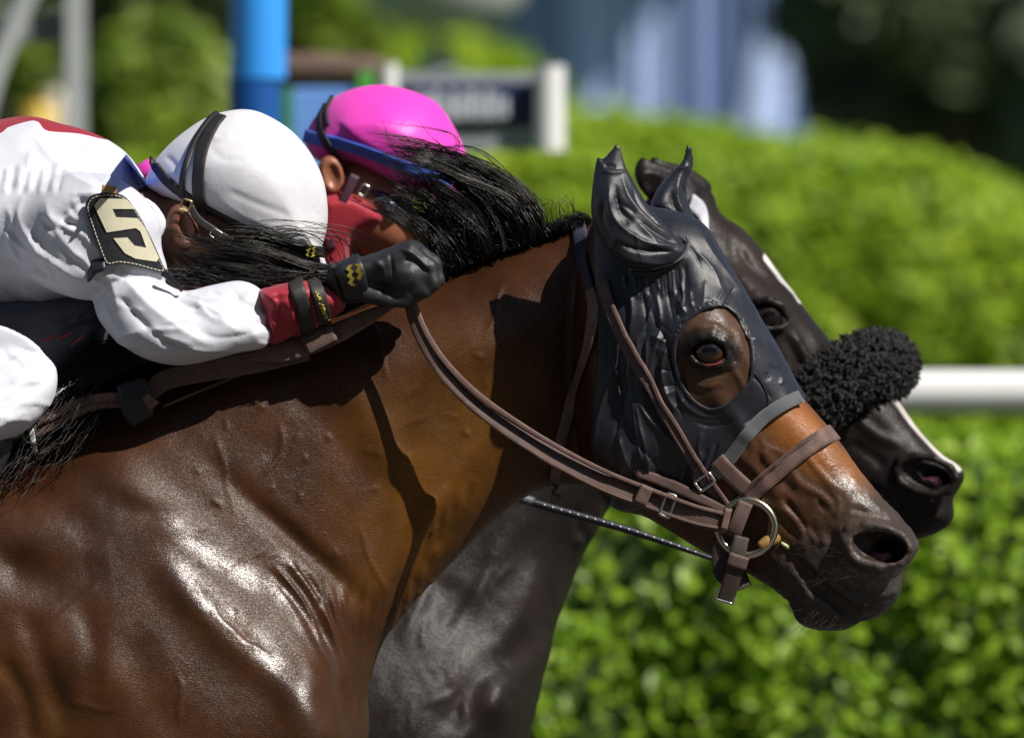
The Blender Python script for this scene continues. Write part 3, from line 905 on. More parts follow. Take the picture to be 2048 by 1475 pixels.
HOOD_LINES = [
    ([(1250, 560), (1262, 620), (1252, 700), (1250, 780)], 9, 8), ([(1275, 565), (1290, 640), (1280, 720)], 7, -6), ([(1300, 560), (1318, 640), (1300, 730), (1290, 800)], 9, 7),
    ([(1330, 570), (1336, 610), (1345, 650)], 5, -4), ([(1355, 560), (1362, 590), (1360, 630)], 4, 4), ([(1240, 640), (1236, 720), (1238, 800)], 7, -7),
    ([(1262, 780), (1290, 830), (1330, 870), (1370, 900)], 9, 6), ([(1240, 820), (1270, 880), (1320, 940)], 9, -7), ([(1232, 860), (1252, 920), (1290, 970)], 8, 7),
    ([(1330, 690), (1320, 740), (1330, 790), (1356, 830)], 7, 7), ([(1318, 700), (1306, 760), (1318, 820)], 6, -5), ([(1340, 650), (1325, 680), (1310, 720)], 5, 5),
    ([(1430, 600), (1380, 606), (1348, 640), (1334, 690), (1336, 740), (1352, 790), (1384, 822), (1420, 832), (1462, 820)], 5, 3.5),
    ([(1380, 840), (1420, 850), (1470, 838)], 5, -3), ([(1400, 860), (1392, 890), (1400, 920)], 5, 5), ([(1370, 900), (1360, 940), (1350, 970)], 5, 5), ([(1340, 890), (1330, 930), (1320, 970)], 5, -5),
    ([(1410, 900), (1390, 935), (1375, 960)], 4, 4), ([(1300, 900), (1290, 950), (1288, 990)], 7, 6), ([(1260, 900), (1262, 950), (1270, 1000)], 6, -5),
    ([(1480, 745), (1510, 760), (1540, 800)], 4, -3), ([(1530, 730), (1550, 738), (1570, 736)], 4, -4), ([(1500, 600), (1512, 650), (1540, 700)], 8, 4),
    ([(1400, 470), (1420, 510), (1460, 560), (1490, 610)], 8, 5), ([(1420, 460), (1450, 520), (1480, 570)], 6, -5), ([(1385, 500), (1420, 540), (1440, 580)], 6, 4),
    ([(1340, 470), (1380, 500), (1400, 540)], 6, -4), ([(1250, 545), (1310, 545), (1370, 515)], 6, 6),
    ([(1560, 690), (1572, 715), (1590, 745)], 5, 4), ([(1480, 850), (1500, 830), (1530, 812)], 5, -3),
]
for i in range(16):     # small puckers along the brow edge
    a = rl.uniform(1400, 1570); b_ = 590 + (a - 1390) * 0.95 + rl.uniform(-20, 25)
    HOOD_LINES.append((wander(a, b_, rl.uniform(0.7, 1.5), 2, rl.uniform(6, 13), rl, 0.5), 4, rl.choice((-4, 4))))
for i in range(13):     # long hanging folds behind the eye
    a = rl.uniform(1226, 1335); b_ = rl.uniform(560, 930)
    HOOD_LINES.append((wander(a, b_, 1.5 + rl.uniform(-0.25, 0.45), 5, rl.uniform(28, 48), rl, 0.16), rl.uniform(6, 10), rl.choice((-7, 8))))
for i in range(18):     # puckers under the ear seam and round the eye hole
    t_ = i / 17
    HOOD_LINES.append(([(1246 + 120 * t_, 550 - 26 * t_ * t_), (1250 + 118 * t_ + rl.uniform(-4, 4), 566 - 24 * t_), (1254 + 118 * t_, 596 - 20 * t_ + rl.uniform(0, 20))], rl.uniform(3, 5), rl.uniform(2, 5) * rl.choice((-1, 1))))
for i in range(13):
    g_ = math.radians(125 + 160 * i / 12 + rl.uniform(-6, 6))
    HOOD_LINES.append(([(1420 + math.cos(g_) * 84, 714 + math.sin(g_) * 108), (1420 + math.cos(g_ + .05) * 100, 714 + math.sin(g_ + .05) * 124), (1420 + math.cos(g_ + .1) * rl.uniform(112, 135), 714 + math.sin(g_ + .1) * rl.uniform(134, 156))], rl.uniform(3, 6), rl.uniform(2, 5) * rl.choice((-1, 1))))
for i in range(11):     # accordion pleats by the cheek buckle
    HOOD_LINES.append(([(1432 - i * 11, 880 + i * 6), (1418 - i * 11, 918 + i * 6), (1404 - i * 11, 950 + i * 5)], 4, 5.5 if i % 2 else -5.5))
hV, hQ = subdiv(hV, hQ)
hN = vnormals(hV, hQ)
hV = folds(hV, hN, HOOD_LINES, sharp=True)
hV += hN * (vnoise(hV, 1 / 30, 31) * 0.8)[:, None]
hood = empty('horse_hood', NEAR.w(np.array([1300, 1000, 0.0])), 'shiny black nylon hood with a round eye hole on the bay horse', 'hood')
solid_obj('hood_cloth', hV, hQ, M_NYLON, hood)
hood_surf = Surf([(hV, hQ), (bay_Vh, bay_Qh), (bay_Vb, bay_Qb)])
strap('hood_trim', [(1424, 946), (1452, 916), (1486, 870), (1522, 832), (1562, 806), (1594, 792)], 26, 6, M_TRIM, hood, hood_surf, 2)
strap('eye_hole_trim', np.concatenate([eye_poly * 1.0, eye_poly[:2]]), 7, 7, M_NYLON, hood, hood_surf, 3, smooth_n=7)

strap('hood_seam', [(1500, 742), (1520, 770), (1530, 800), (1524, 826)], 2.5, 3, M_NYLON, hood, hood_surf, 0.5)
def ear_cover(name, outline, ctrl, mid, lines, tip, R=40):
    O = np.array(outline)
    f = Field((O[:, 0].min() - 20, O[:, 1].min() - 20, mid - 120), (O[:, 0].max() + 20, O[:, 1].max() + 20, mid + 120), 3.0)
    f.inflate(outline, ctrl, R, k=4, mid=lambda U, V: np.zeros_like(U) + mid, tmin=5)
    V, Q = f.mesh(1); Q = fixq(Q)
    lines = lines + [(wander(rl.uniform(O[:, 0].min() + 20, O[:, 0].max() - 30), rl.uniform(O[:, 1].min() + 50, O[:, 1].max() - 30), rl.uniform(0.7, 1.3), 3, rl.uniform(12, 24), rl, 0.25), rl.uniform(3, 5), rl.choice((-4, 4))) for _ in range(9)]
    N = vnormals(V, Q)
    V = folds(V, N, lines, sharp=True)
    V += N * (vnoise(V, 1 / 22, 41) * 1.0)[:, None]
    return solid_obj(name, V, Q, M_NYLON, hood)
near_ear = [(1193, 316), (1204, 322), (1218, 306), (1232, 290), (1240, 300), (1248, 334), (1262, 360), (1290, 408), (1322, 446), (1352, 478), (1374, 500), (1366, 520), (1330, 534), (1290, 545), (1256, 540),
            (1222, 520), (1196, 480), (1182, 440), (1180, 400), (1186, 355)]
ear_cover('ear_cover', near_ear, [(1235, 310, 8), (1220, 340, 16), (1215, 400, 44), (1260, 420, 44), (1240, 480, 66), (1300, 490, 58), (1350, 500, 40), (1200, 440, 40)], 250, [
    ([(1215, 365), (1218, 420), (1245, 462), (1300, 492), (1356, 494)], 8, 8), ([(1240, 350), (1256, 400), (1300, 450), (1356, 488)], 7, 6), ([(1228, 372), (1236, 420), (1266, 450)], 6, -7),
    ([(1226, 488), (1280, 503), (1350, 506)], 6, -10), ([(1222, 502), (1270, 522), (1330, 526), (1362, 512)], 7, 9), ([(1200, 345), (1225, 350), (1248, 346)], 5, 5), ([(1206, 336), (1230, 338)], 4, -4),
    ([(1262, 380), (1280, 420), (1320, 460)], 5, -5), ([(1205, 400), (1202, 450), (1220, 500)], 9, -5), ([(1270, 440), (1310, 470), (1350, 492)], 5, -5), ([(1250, 535), (1300, 538), (1350, 520)], 4, -5)], None)
far_ear = [(1300, 418), (1306, 392), (1326, 362), (1352, 334), (1364, 322), (1371, 292), (1381, 291), (1386, 318), (1384, 346), (1376, 352), (1374, 396), (1392, 440), (1420, 490), (1428, 540), (1390, 500), (1350, 455), (1320, 430)]
ear_cover('ear_cover', far_ear, [(1375, 310, 6), (1350, 360, 20), (1340, 400, 36), (1380, 440, 32), (1400, 490, 24)], 75, [
    ([(1362, 345), (1352, 390), (1372, 440), (1402, 490)], 6, 6), ([(1340, 380), (1350, 420), (1380, 460)], 7, -6), ([(1310, 412), (1340, 420), (1372, 450), (1390, 480)], 5, 5), ([(1356, 340), (1376, 332)], 5, 5)], None, 28)
strap('ear_seam', [(1256, 542), (1300, 543), (1340, 531), (1364, 514), (1373, 494), (1368, 478)], 6, 6, M_TRIM, hood, hood_surf, 8)

# ------------------------------------------------------------------ eye of the bay horse
def eye_material(name, iris):
    m, n, l, b = material(name)
    at = n.new('ShaderNodeAttribute'); at.attribute_name = 'iris'
    r = ramp(n, l, at.outputs['Fac'], [(0.0, (0.004, 0.004, 0.006, 1)), (0.50, (0.006, 0.005, 0.006, 1)), (0.62, (*iris, 1)), (0.84, (iris[0] * .5, iris[1] * .45, iris[2] * .4, 1)), (0.95, (0.01, 0.008, 0.007, 1))])
    l.new(r.outputs[0], b.inputs['Base Color'])
    b.inputs['Roughness'].default_value = 0.06
    b.inputs['Coat Weight'].default_value = 0.3
    b.inputs['Coat Roughness'].default_value = 0.03
    return m
def ball(c, r, nu=28, nv=20, squash=(1, 1, 1)):
    th = np.linspace(0, math.pi, nv)[:, None]; ph = np.linspace(0, 2 * math.pi, nu, endpoint=False)[None]
    V = np.stack([np.sin(th) * np.cos(ph), np.sin(th) * np.sin(ph), np.cos(th) + 0 * ph], -1).reshape(-1, 3)
    F = grid_faces(nv, nu, True)
    return V * r * np.array(squash) + np.array(c), F, V
def eyeball(parent, frame, c, r, iris, face=(0.25, 0.0, 1.0)):
    V, F, D = ball(c, r)
    f_ = np.array(face) / np.linalg.norm(face)
    s_ = D @ f_
    hp = np.sqrt(np.clip((D[:, 0] - f_[0]) ** 2 * 0.55 + (D[:, 1] - f_[1]) ** 2 * 1.3, 0, None)) / 0.75 + (s_ < 0)
    return mesh_obj('eye', frame.w(V), F, eye_material('horse_eye', iris), parent, attrs={'iris': np.clip(hp, 0, 1)})
hit, nn_ = bay_head_surf.at(1412, 704)
ez = BM(1410, 152)
eyeball(bay_root, NEAR, (1413, 703, ez - 16), 33, (0.055, 0.021, 0.006), (0.10, -0.06, 1))
M_PINK = plain('eyelid_pink', (0.26, 0.035, 0.03), 0.25, 0.2, 80)
tube_obj('lower_eyelid', [(1386, 722, ez + 4), (1402, 729, ez + 9), (1424, 728, ez + 9), (1446, 716, ez + 1)], [0.5, 1.5, 1.6, 0.5], M_PINK, bay_root)
tube_obj('nostril_lining', [(1728, 1106, BM(1728, 52)), (1750, 1112, BM(1750, 52)), (1772, 1104, BM(1772, 50))], [12, 18, 10], plain('nostril_lining', (0.10, 0.022, 0.03), 0.3, 0.3, 60), bay_root)

# ------------------------------------------------------------------ bridle and reins of the bay horse
bridle = empty('bridle', NEAR.w(np.array([1487, 1120, 120.0])), 'brown webbing bridle with round steel bit ring on the bay horse', 'bridle')
strap('throat_strap', [(1158, 446), (1162, 480), (1170, 530), (1182, 586)], 30, 5, M_NAVY, bridle, hood_surf, 5)
strap('throat_strap', [(1182, 580), (1188, 620), (1180, 680), (1160, 750), (1138, 820), (1118, 890), (1108, 960), (1112, 1000)], [26, 30, 28, 26, 24, 22, 22, 20], 5, M_WEB, bridle, hood_surf, 5)
strap('cheekpiece', [(1206, 560), (1220, 620), (1246, 680), (1284, 750), (1320, 816), (1356, 880), (1394, 940), (1430, 990), (1462, 1034)], [20, 24, 24, 22, 20, 20, 20, 22, 22], 6, M_WEBD, bridle, hood_surf, 8)
strap('cheekpiece_edge', [(1226, 612), (1256, 676), (1294, 748), (1330, 814), (1366, 876), (1404, 936), (1440, 984), (1470, 1026)], 8, 7, M_WEB, bridle, hood_surf, 12)
strap('noseband', [(1452, 1040), (1470, 1014), (1500, 980), (1540, 945), (1580, 912), (1616, 886), (1640, 872)], [26, 34, 36, 34, 34, 36, 36, 34], 7, M_WEB, bridle, hood_surf, 5, tail=([(1658, 864, BM(1658, 20)), (1662, 864, BM(1660, -14)), (1648, 874, BM(1650, -50)), (1610, 900, BM(1610, -84))], [(.75, -.6, .4), (.8, -.6, -.1), (.7, -.55, -.6), (.3, -.2, -1)]))
strap('noseband_edge', [(1480, 984), (1520, 946), (1562, 910), (1600, 882), (1626, 866)], 6, 8, M_WEBD, bridle, hood_surf, 7)
strap('headstall_end', [(1428, 914), (1450, 938), (1476, 962), (1498, 982)], 34, 6, M_WEB, bridle, hood_surf, 6)
rw = BM(1487, 92)
ringp = [(1487 + 56 * math.cos(a), 1050 + 54 * math.sin(a), rw + 6 * math.cos(a)) for a in np.linspace(0, 2 * math.pi, 24, endpoint=False)]
tube_obj('bit_ring', ringp, 8, plain('warm_steel', (0.62, 0.56, 0.42), 0.25, 0.15, 20, metal=1.0), bridle, closed=True, sides=12)
tube_obj('bit_mouthpiece', [(1512, 1088, rw + 6), (1526, 1080, rw + 2), (1540, 1073, rw - 6), (1552, 1072, rw - 30)], [9, 13, 12, 8], M_BRASS, bridle)
tube_obj('bit_mouthpiece', [(1556, 1080, rw - 14), (1568, 1088, rw - 16), (1580, 1093, rw - 24)], [3, 5, 2], plain('pale_bit_tip', (0.45, 0.46, 0.2), 0.4), bridle)
strap('ring_loop', [(1486, 1000, rw + 10), (1474, 1030, rw + 14), (1464, 1056, rw + 12), (1458, 1068, rw + 4)], 30, 6, M_WEBD, bridle)
def buckle(c, ang, w_, h_, parent, frame=NEAR, mat=None, r=3.2):
    ca, sa = math.cos(math.radians(ang)), math.sin(math.radians(ang))
    q = []
    for x, y in ((-1, -.8), (-.8, -1), (.8, -1), (1, -.8), (1, .8), (.8, 1), (-.8, 1), (-1, .8)):
        X, Y = x * w_ / 2, y * h_ / 2
        q.append((c[0] + X * ca - Y * sa, c[1] + X * sa + Y * ca, c[2]))
    return tube_obj('buckle', q, r, mat or M_STEEL, parent, frame, closed=True, sides=8, step=3)
h1 = hood_surf.at(1404, 958)[0]
buckle((1405, 960, h1[2] + 18), 55, 22, 34, bridle)
strap('curb_strap', [(1478, 1068, rw + 10), (1470, 1100, rw + 14), (1462, 1140, rw + 10), (1450, 1180, rw + 2), (1444, 1196, rw - 2)], [30, 34, 34, 34, 32], 7, M_WEB_SHADE, bridle)
strap('curb_strap_keeper', [(1474, 1104, rw + 18), (1466, 1130, rw + 17)], 40, 6, M_WEBD, bridle)
strap('curb_strap', [(1440, 1072, rw - 6), (1436, 1110, rw - 10), (1440, 1140, rw - 14), (1466, 1158, rw - 30), (1490, 1150, rw - 60)], 34, 6, M_WEB_SHADE, bridle)
buckle((1445, 1187, rw + 2), 16, 34, 18, bridle, r=3)

reins = empty('reins', NEAR.w(np.array([1000, 900, 200.0])), 'long brown webbing reins from the bit ring to the black glove', 'reins')
HW = 215
strap('rein', [(1448, 1044, rw + 8), (1390, 1028, rw + 14), (1310, 1000, 270), (1220, 966, 272), (1120, 918, 264), (1030, 866, 250), (950, 808, 230), (890, 748, 226), (848, 684, 220), (826, 630, 214), (818, 586, 212)],
      [36, 40, 42, 42, 40, 34, 30, 26, 24, 22, 22], 6, M_WEBD, reins, normals=[(0, .1, 1), (0, -.1, 1), (0, -.35, 1), (0, -.6, 1), (-.2, -.5, 1), (-.5, -.1, 1)])
strap('rein_edge', [(1440, 1022, rw + 16), (1380, 1006, rw + 20), (1300, 976, 278), (1210, 940, 280), (1120, 894, 272), (1040, 846, 257), (960, 790, 236), (900, 732, 231), (860, 676, 224), (836, 622, 218), (828, 590, 216)],
      [8, 8, 9, 9, 9, 10, 11, 12, 12, 11, 10], 8, M_WEB, reins)
strap('rein_edge', [(1440, 1052, rw + 12), (1380, 1040, rw + 16), (1300, 1012, 274), (1200, 974, 277), (1100, 922, 267), (1020, 874, 253), (950, 822, 232)], 6, 7, M_WEB, reins)
strap('rein_end', [(1442, 1014, rw + 10), (1390, 990, rw + 14), (1330, 962, 270), (1270, 940, 272)], [14, 20, 22, 18], 5, M_WEBD, reins)
strap('rein_keeper', [(1292, 968, 285), (1276, 1004, 282)], 26, 6, M_WEB, reins)
strap('rein_keeper', [(1452, 1012, rw + 20), (1442, 1056, rw + 20)], 14, 7, M_WEB, reins)
buckle((1332, 1006, 278), 20, 20, 44, reins)
# slack of the reins behind the hand: two layers, a stitched join, a loop on the neck
strap('rein', [(800, 604, 206), (740, 634, 200), (680, 664, 196), (620, 688, 192), (560, 704, 188), (500, 712, 180)], [8, 30, 42, 46, 44, 20], 6, M_WEB, reins, normals=[(0, -.2, 1), (0, -.5, 1), (0, -.4, 1)])
strap('rein_join', [(672, 662, 206), (640, 676, 204), (612, 690, 202)], [40, 44, 46], 9, M_WEBD, reins, normals=[(0, -.4, 1), (0, -.4, 1)])
strap('rein', [(620, 700, 176), (520, 722, 180), (420, 740, 186), (340, 758, 190), (300, 786, 190), (276, 800, 188)], [40, 44, 44, 42, 40, 36], 6, M_WEBD, reins)
strap('rein_stopper', [(268, 762, 200), (276, 790, 206), (284, 822, 204), (292, 838, 196)], [58, 66, 66, 50], 12, M_RUBBER, reins)
strap('rein_stopper_patch', [(296, 790, 213), (316, 812, 210)], [16, 26], 4, M_WEB, reins)
strap('rein', [(262, 792, 196), (220, 792, 196), (170, 802, 198), (120, 826, 200), (78, 846, 200)], [16, 17, 18, 17, 14], 5, M_WEB, reins)
strap('rein', [(262, 806, 190), (210, 808, 192), (160, 824, 194), (110, 852, 196), (76, 868, 196)], [15, 16, 16, 15, 13], 5, M_WEB, reins)
strap('martingale_strap', [(330, 812, 172), (430, 770, 160), (520, 735, 150), (600, 712, 140)], 6, 4, M_WEBD, reins)
yk = empty('neck_strap', NEAR.w(np.array([70, 900, 200.0])), 'metal ring and white tab on the mane near the knee', 'strap')
tube_obj('ring', [(66 + 13 * math.cos(a), 860 + 22 * math.sin(a), 208) for a in np.linspace(0, 6.283, 14, endpoint=False)], 3.5, M_STEEL, yk, closed=True)
strap('tab', [(68, 842, 214), (73, 866, 216), (76, 886, 214)], [8, 12, 10], 5, plain('white_plastic', (0.75, 0.75, 0.75), 0.35), yk)
strap('tab_end', [(76, 884, 212), (80, 906, 210)], 10, 5, M_WEB, yk)
strap('pale_strap', [(8, 884, 196), (30, 872, 200), (56, 864, 204)], [10, 12, 12], 4, plain('white_cloth_tab', (0.7, 0.7, 0.72), 0.6), yk)
print('tack', time.time() - t0)
# ------------------------------------------------------------------ cloth materials
def cloth_material(name, col, rough=0.6, trans=0.12, sheen=0.2, line=None, col2=None, spec=0.3):
    m, n, l, b = material(name)
    v = mapping(n, l)
    t = nz(n, l, 30, 4, 0.6, v)
    c = np.array(col)
    r = ramp(n, l, t.outputs[0], [(0.3, (*(c * 0.94), 1)), (0.7, (*np.minimum(c * 1.04, 1), 1))])
    out = r.outputs[0]
    if col2 is not None:
        at = n.new('ShaderNodeAttribute'); at.attribute_name = 'yoke'
        gt = n.new('ShaderNodeMath'); gt.operation = 'GREATER_THAN'; gt.inputs[1].default_value = 0; l.new(at.outputs['Fac'], gt.inputs[0])
        mx = n.new('ShaderNodeMix'); mx.data_type = 'RGBA'; l.new(gt.outputs[0], mx.inputs[0])
        l.new(out, mx.inputs[6]); mx.inputs[7].default_value = (*col2, 1)
        out = mx.outputs[2]
    l.new(out, b.inputs['Base Color'])
    b.inputs['Roughness'].default_value = rough
    b.inputs['Specular IOR Level'].default_value = spec
    b.inputs['Sheen Weight'].default_value = sheen
    p = bump(n, l, b, nz(n, l, 34, 3, 0.5, v, 1.2).outputs[0], 0.25, 0.003)
    wv = n.new('ShaderNodeTexWave'); wv.inputs['Scale'].default_value = 600; l.new(v, wv.inputs['Vector'])
    bump(n, l, b, wv.outputs['Fac'], 0.05, 0.0003, p)
    return m
M_WHITE = cloth_material('white_silk', (0.60, 0.61, 0.68), 0.5, col2=(0.30, 0.016, 0.030))
M_WHITEP = cloth_material('white_nylon', (0.60, 0.61, 0.68), 0.5)
M_HELMW = cloth_material('white_helmet_cover', (0.66, 0.66, 0.70), 0.5)
M_RED = cloth_material('crimson_cuff', (0.33, 0.018, 0.035), 0.5)
M_BLUE = cloth_material('blue_cloth', (0.06, 0.15, 0.70), 0.5)
M_PINKC = cloth_material('pink_helmet_cover', (0.82, 0.055, 0.52), 0.42)
M_MAROON = cloth_material('maroon_silk', (0.10, 0.012, 0.022), 0.55)
M_LEATHER = plain('black_leather', (0.018, 0.019, 0.026), 0.42, 0.3, 120, bmp=0.35, bscale=500, bdist=0.0008)
M_GLOVE = plain('black_glove', (0.020, 0.021, 0.024), 0.5, 0.3, 150, bmp=0.4, bscale=420, bdist=0.0012)
M_ELASTIC = plain('black_elastic', (0.020, 0.019, 0.018), 0.6, 0.3, 300, bmp=0.4, bscale=900, bdist=0.0006)
M_CREAM = plain('cream_numeral', (0.66, 0.62, 0.46), 0.5, 0.06, 60)
M_YELLOW = plain('yellow_print', (0.62, 0.50, 0.06), 0.5, 0.08, 90)
M_TAN = plain('tan_tab', (0.42, 0.26, 0.10), 0.5)
def skin_material(name, col):
    m, n, l, b = material(name)
    v = mapping(n, l); c = np.array(col)
    r = ramp(n, l, nz(n, l, 45, 5, 0.6, v).outputs[0], [(0.3, (*(c * 0.8), 1)), (0.7, (*(c * 1.15), 1))])
    l.new(r.outputs[0], b.inputs['Base Color'])
    b.inputs['Roughness'].default_value = 0.42
    b.inputs['Subsurface Weight'].default_value = 0.15
    b.inputs['Subsurface Radius'].default_value = (0.008, 0.003, 0.002)
    bump(n, l, b, nz(n, l, 500, 3, 0.6, v).outputs[0], 0.2, 0.0006)
    return m
M_SKIN = skin_material('dark_skin', (0.155, 0.060, 0.032))
M_SKIN2 = skin_material('tanned_skin', (0.31, 0.11, 0.055))

def text_mesh(body, size, depth=0.0):
    cu = bpy.data.curves.new('print', 'FONT'); cu.body = body; cu.size = size; cu.extrude = depth
    o = bpy.data.objects.new('print', cu); COL.objects.link(o)
    dg = bpy.context.evaluated_depsgraph_get(); dg.update()
    me = o.evaluated_get(dg).to_mesh()
    V = np.array([v.co[:] for v in me.vertices]); F = [tuple(p.vertices) for p in me.polygons]
    o.evaluated_get(dg).to_mesh_clear()
    bpy.data.objects.remove(o); bpy.data.curves.remove(cu)
    return V, F

def plate(name, outline, wf, thick, mat, parent, frame=NEAR, closed=True, step=4):
    """thin plate with the given outline lying on a curved surface w = wf(u, v)"""
    O = catmull(outline, step=step, closed=True) if closed else np.concatenate([np.linspace(a, b, max(2, int(np.linalg.norm(np.array(b) - np.array(a)) / 5)), endpoint=False) for a, b in zip(np.array(outline, float), np.roll(np.array(outline, float), -1, 0))])
    from mathutils.geometry import delaunay_2d_cdt
    lo, hi = O.min(0), O.max(0)
    g = np.array([(x, y) for x in np.arange(lo[0], hi[0], 9) for y in np.arange(lo[1], hi[1], 9)])
    d = poly_sd(O, g[:, 0], g[:, 1]); g = g[d > 4]
    pts = [Vector(p) for p in O] + [Vector(p) for p in g]
    n = len(O)
    r = delaunay_2d_cdt(pts, [], [list(range(n))], 1, 1e-4)
    P = np.array([p[:] for p in r[0]]); F = [tuple(f) for f in r[2]]
    w = wf(P[:, 0], P[:, 1])
    m = len(P)
    top = np.column_stack([P, w + thick]); bot = np.column_stack([P, w])
    V = np.concatenate([top, bot])
    A = []
    for f in F:
        a, b, c = (P[i] for i in f[:3])
        if (b[0] - a[0]) * (c[1] - a[1]) - (b[1] - a[1]) * (c[0] - a[0]) > 0: f = f[::-1]
        A.append(f)
    side = [(i, (i + 1) % n, m + (i + 1) % n, m + i) for i in range(n)]
    return mesh_obj(name, frame.w(V), A + side, mat, parent, smooth=False)

def quadric(surf, pts, lift=0, side=1):
    P = np.array([surf.at(u, v, side)[0] for u, v in pts])
    u0, v0 = P[:, 0].mean(), P[:, 1].mean()
    X = lambda u, v: np.stack([np.ones_like(u), u - u0, v - v0, (u - u0) ** 2, (u - u0) * (v - v0), (v - v0) ** 2], -1)
    c = np.linalg.lstsq(X(P[:, 0], P[:, 1]), P[:, 2], rcond=None)[0]
    return lambda u, v: X(np.asarray(u, float), np.asarray(v, float)) @ c + lift

def logo(name, c, size, ang, w_, mat, parent, frame=NEAR, wf=None):
    """interlocked zigzag mark"""
    zz = [(-1, -.62), (-.66, -1), (-.34, -.62), (0, -1), (.34, -.62), (.66, -1), (1, -.62), (1, -.1), (.66, -.48), (.34, -.1), (0, -.48), (-.34, -.1), (-.66, -.48), (-1, -.1)]
    out = []
    for s_ in (1, -1):
        q = []
        for x, y in zz:
            X, Y = x * size / 2, (y * s_ ) * size / 2 * 0.8
            ca, sa = math.cos(math.radians(ang)), math.sin(math.radians(ang))
            q.append((c[0] + X * ca - Y * sa, c[1] + X * sa + Y * ca))
        out.append(q)
    f = wf or (lambda u, v: np.zeros_like(u) + w_)
    for q in out: plate(name, q, f, 1.5, mat, parent, frame, closed=False)

# ------------------------------------------------------------------ rider in white
rider = empty('person', NEAR.w(np.array([100, 1000, 250.0])), 'crouching rider in white silks and white helmet with number 5 armband', 'person')
f = Field((240, 360, -130), (680, 680, 170), 4.5)
f.ell((450, 470, 30), (128, 92, 88), 24, k=5)
f.ell((560, 545, 30), (60, 58, 62), 24, k=30)
f.chain([(610, 515, 30), (632, 560, 30), (622, 575, 30)], [16, 20, 16], k=16)
f.chain([(590, 590, 30), (560, 610, 30)], [34, 30], k=24)
f.chain([(390, 500, 30), (330, 470, 25), (270, 440, 15)], [70, 66, 70], k=24)
for s_ in (1, -1):
    f.ell((368, 456, 30 + s_ * 92), (31, 48, 16), -14, k=5)
    f.ell((372, 458, 30 + s_ * 106), (19, 33, 12), -14, k=4, op='cut')
    f.chain([(362, 432, 30 + s_ * 100), (356, 456, 30 + s_ * 102), (372, 484, 30 + s_ * 99)], [5, 5, 6], k=5)
    f.ell((585, 520, 30 + s_ * 52), (16, 11, 14), 24, k=5, op='cut')
V, Q = f.mesh(1); Q = fixq(Q)
solid_obj('body', V, Q, M_SKIN, rider)
rider_head = Surf([(V, Q)])
# jersey
f = Field((-420, 215, -330), (570, 745, 345), 4.5)
f.inflate([(-420, 470), (-300, 340), (-120, 262), (0, 238), (60, 231), (130, 246), (200, 270), (248, 300), (282, 342), (304, 385), (330, 430), (310, 520), (230, 610), (170, 656), (70, 664), (-60, 650), (-200, 640), (-380, 610)],
          [(-200, 300, 190), (0, 250, 150), (130, 260, 130), (250, 310, 95), (300, 400, 75), (-200, 450, 270), (0, 400, 240), (130, 400, 210), (220, 450, 160), (0, 580, 200), (150, 600, 160)], 120, k=10)
f.inflate([(4, 480), (30, 425), (75, 380), (140, 350), (220, 352), (290, 390), (325, 440), (330, 500), (340, 560), (270, 590), (200, 602), (150, 596), (90, 572), (30, 530)],
          [(30, 480, 45), (100, 420, 88), (180, 420, 104), (260, 430, 92), (310, 480, 70), (100, 520, 80), (200, 540, 96), (280, 550, 84)], 62, k=38, mid=lambda U, V: np.zeros_like(U) + 208)
f.inflate([(192, 590), (198, 560), (215, 540), (258, 528), (310, 545), (350, 574), (385, 582), (430, 570), (485, 561), (522, 574), (540, 600), (546, 640), (541, 690), (480, 706), (420, 722), (360, 731), (300, 718), (245, 688), (212, 650), (197, 620)],
          [(215, 590, 60), (260, 570, 84), (300, 630, 96), (380, 650, 88), (460, 640, 74), (525, 635, 56), (400, 590, 60)], 58, k=6, mid=lambda U, V: 222 - 0.03 * (U - 250))
f.inflate([(262, 392), (300, 398), (330, 425), (338, 450), (326, 478), (308, 490), (290, 450)], [(300, 440, 40), (325, 450, 26), (270, 400, 30)], 26, k=8, mid=lambda U, V: np.zeros_like(U) + 150)
V, Q = f.mesh(2); Q = fixq(Q)
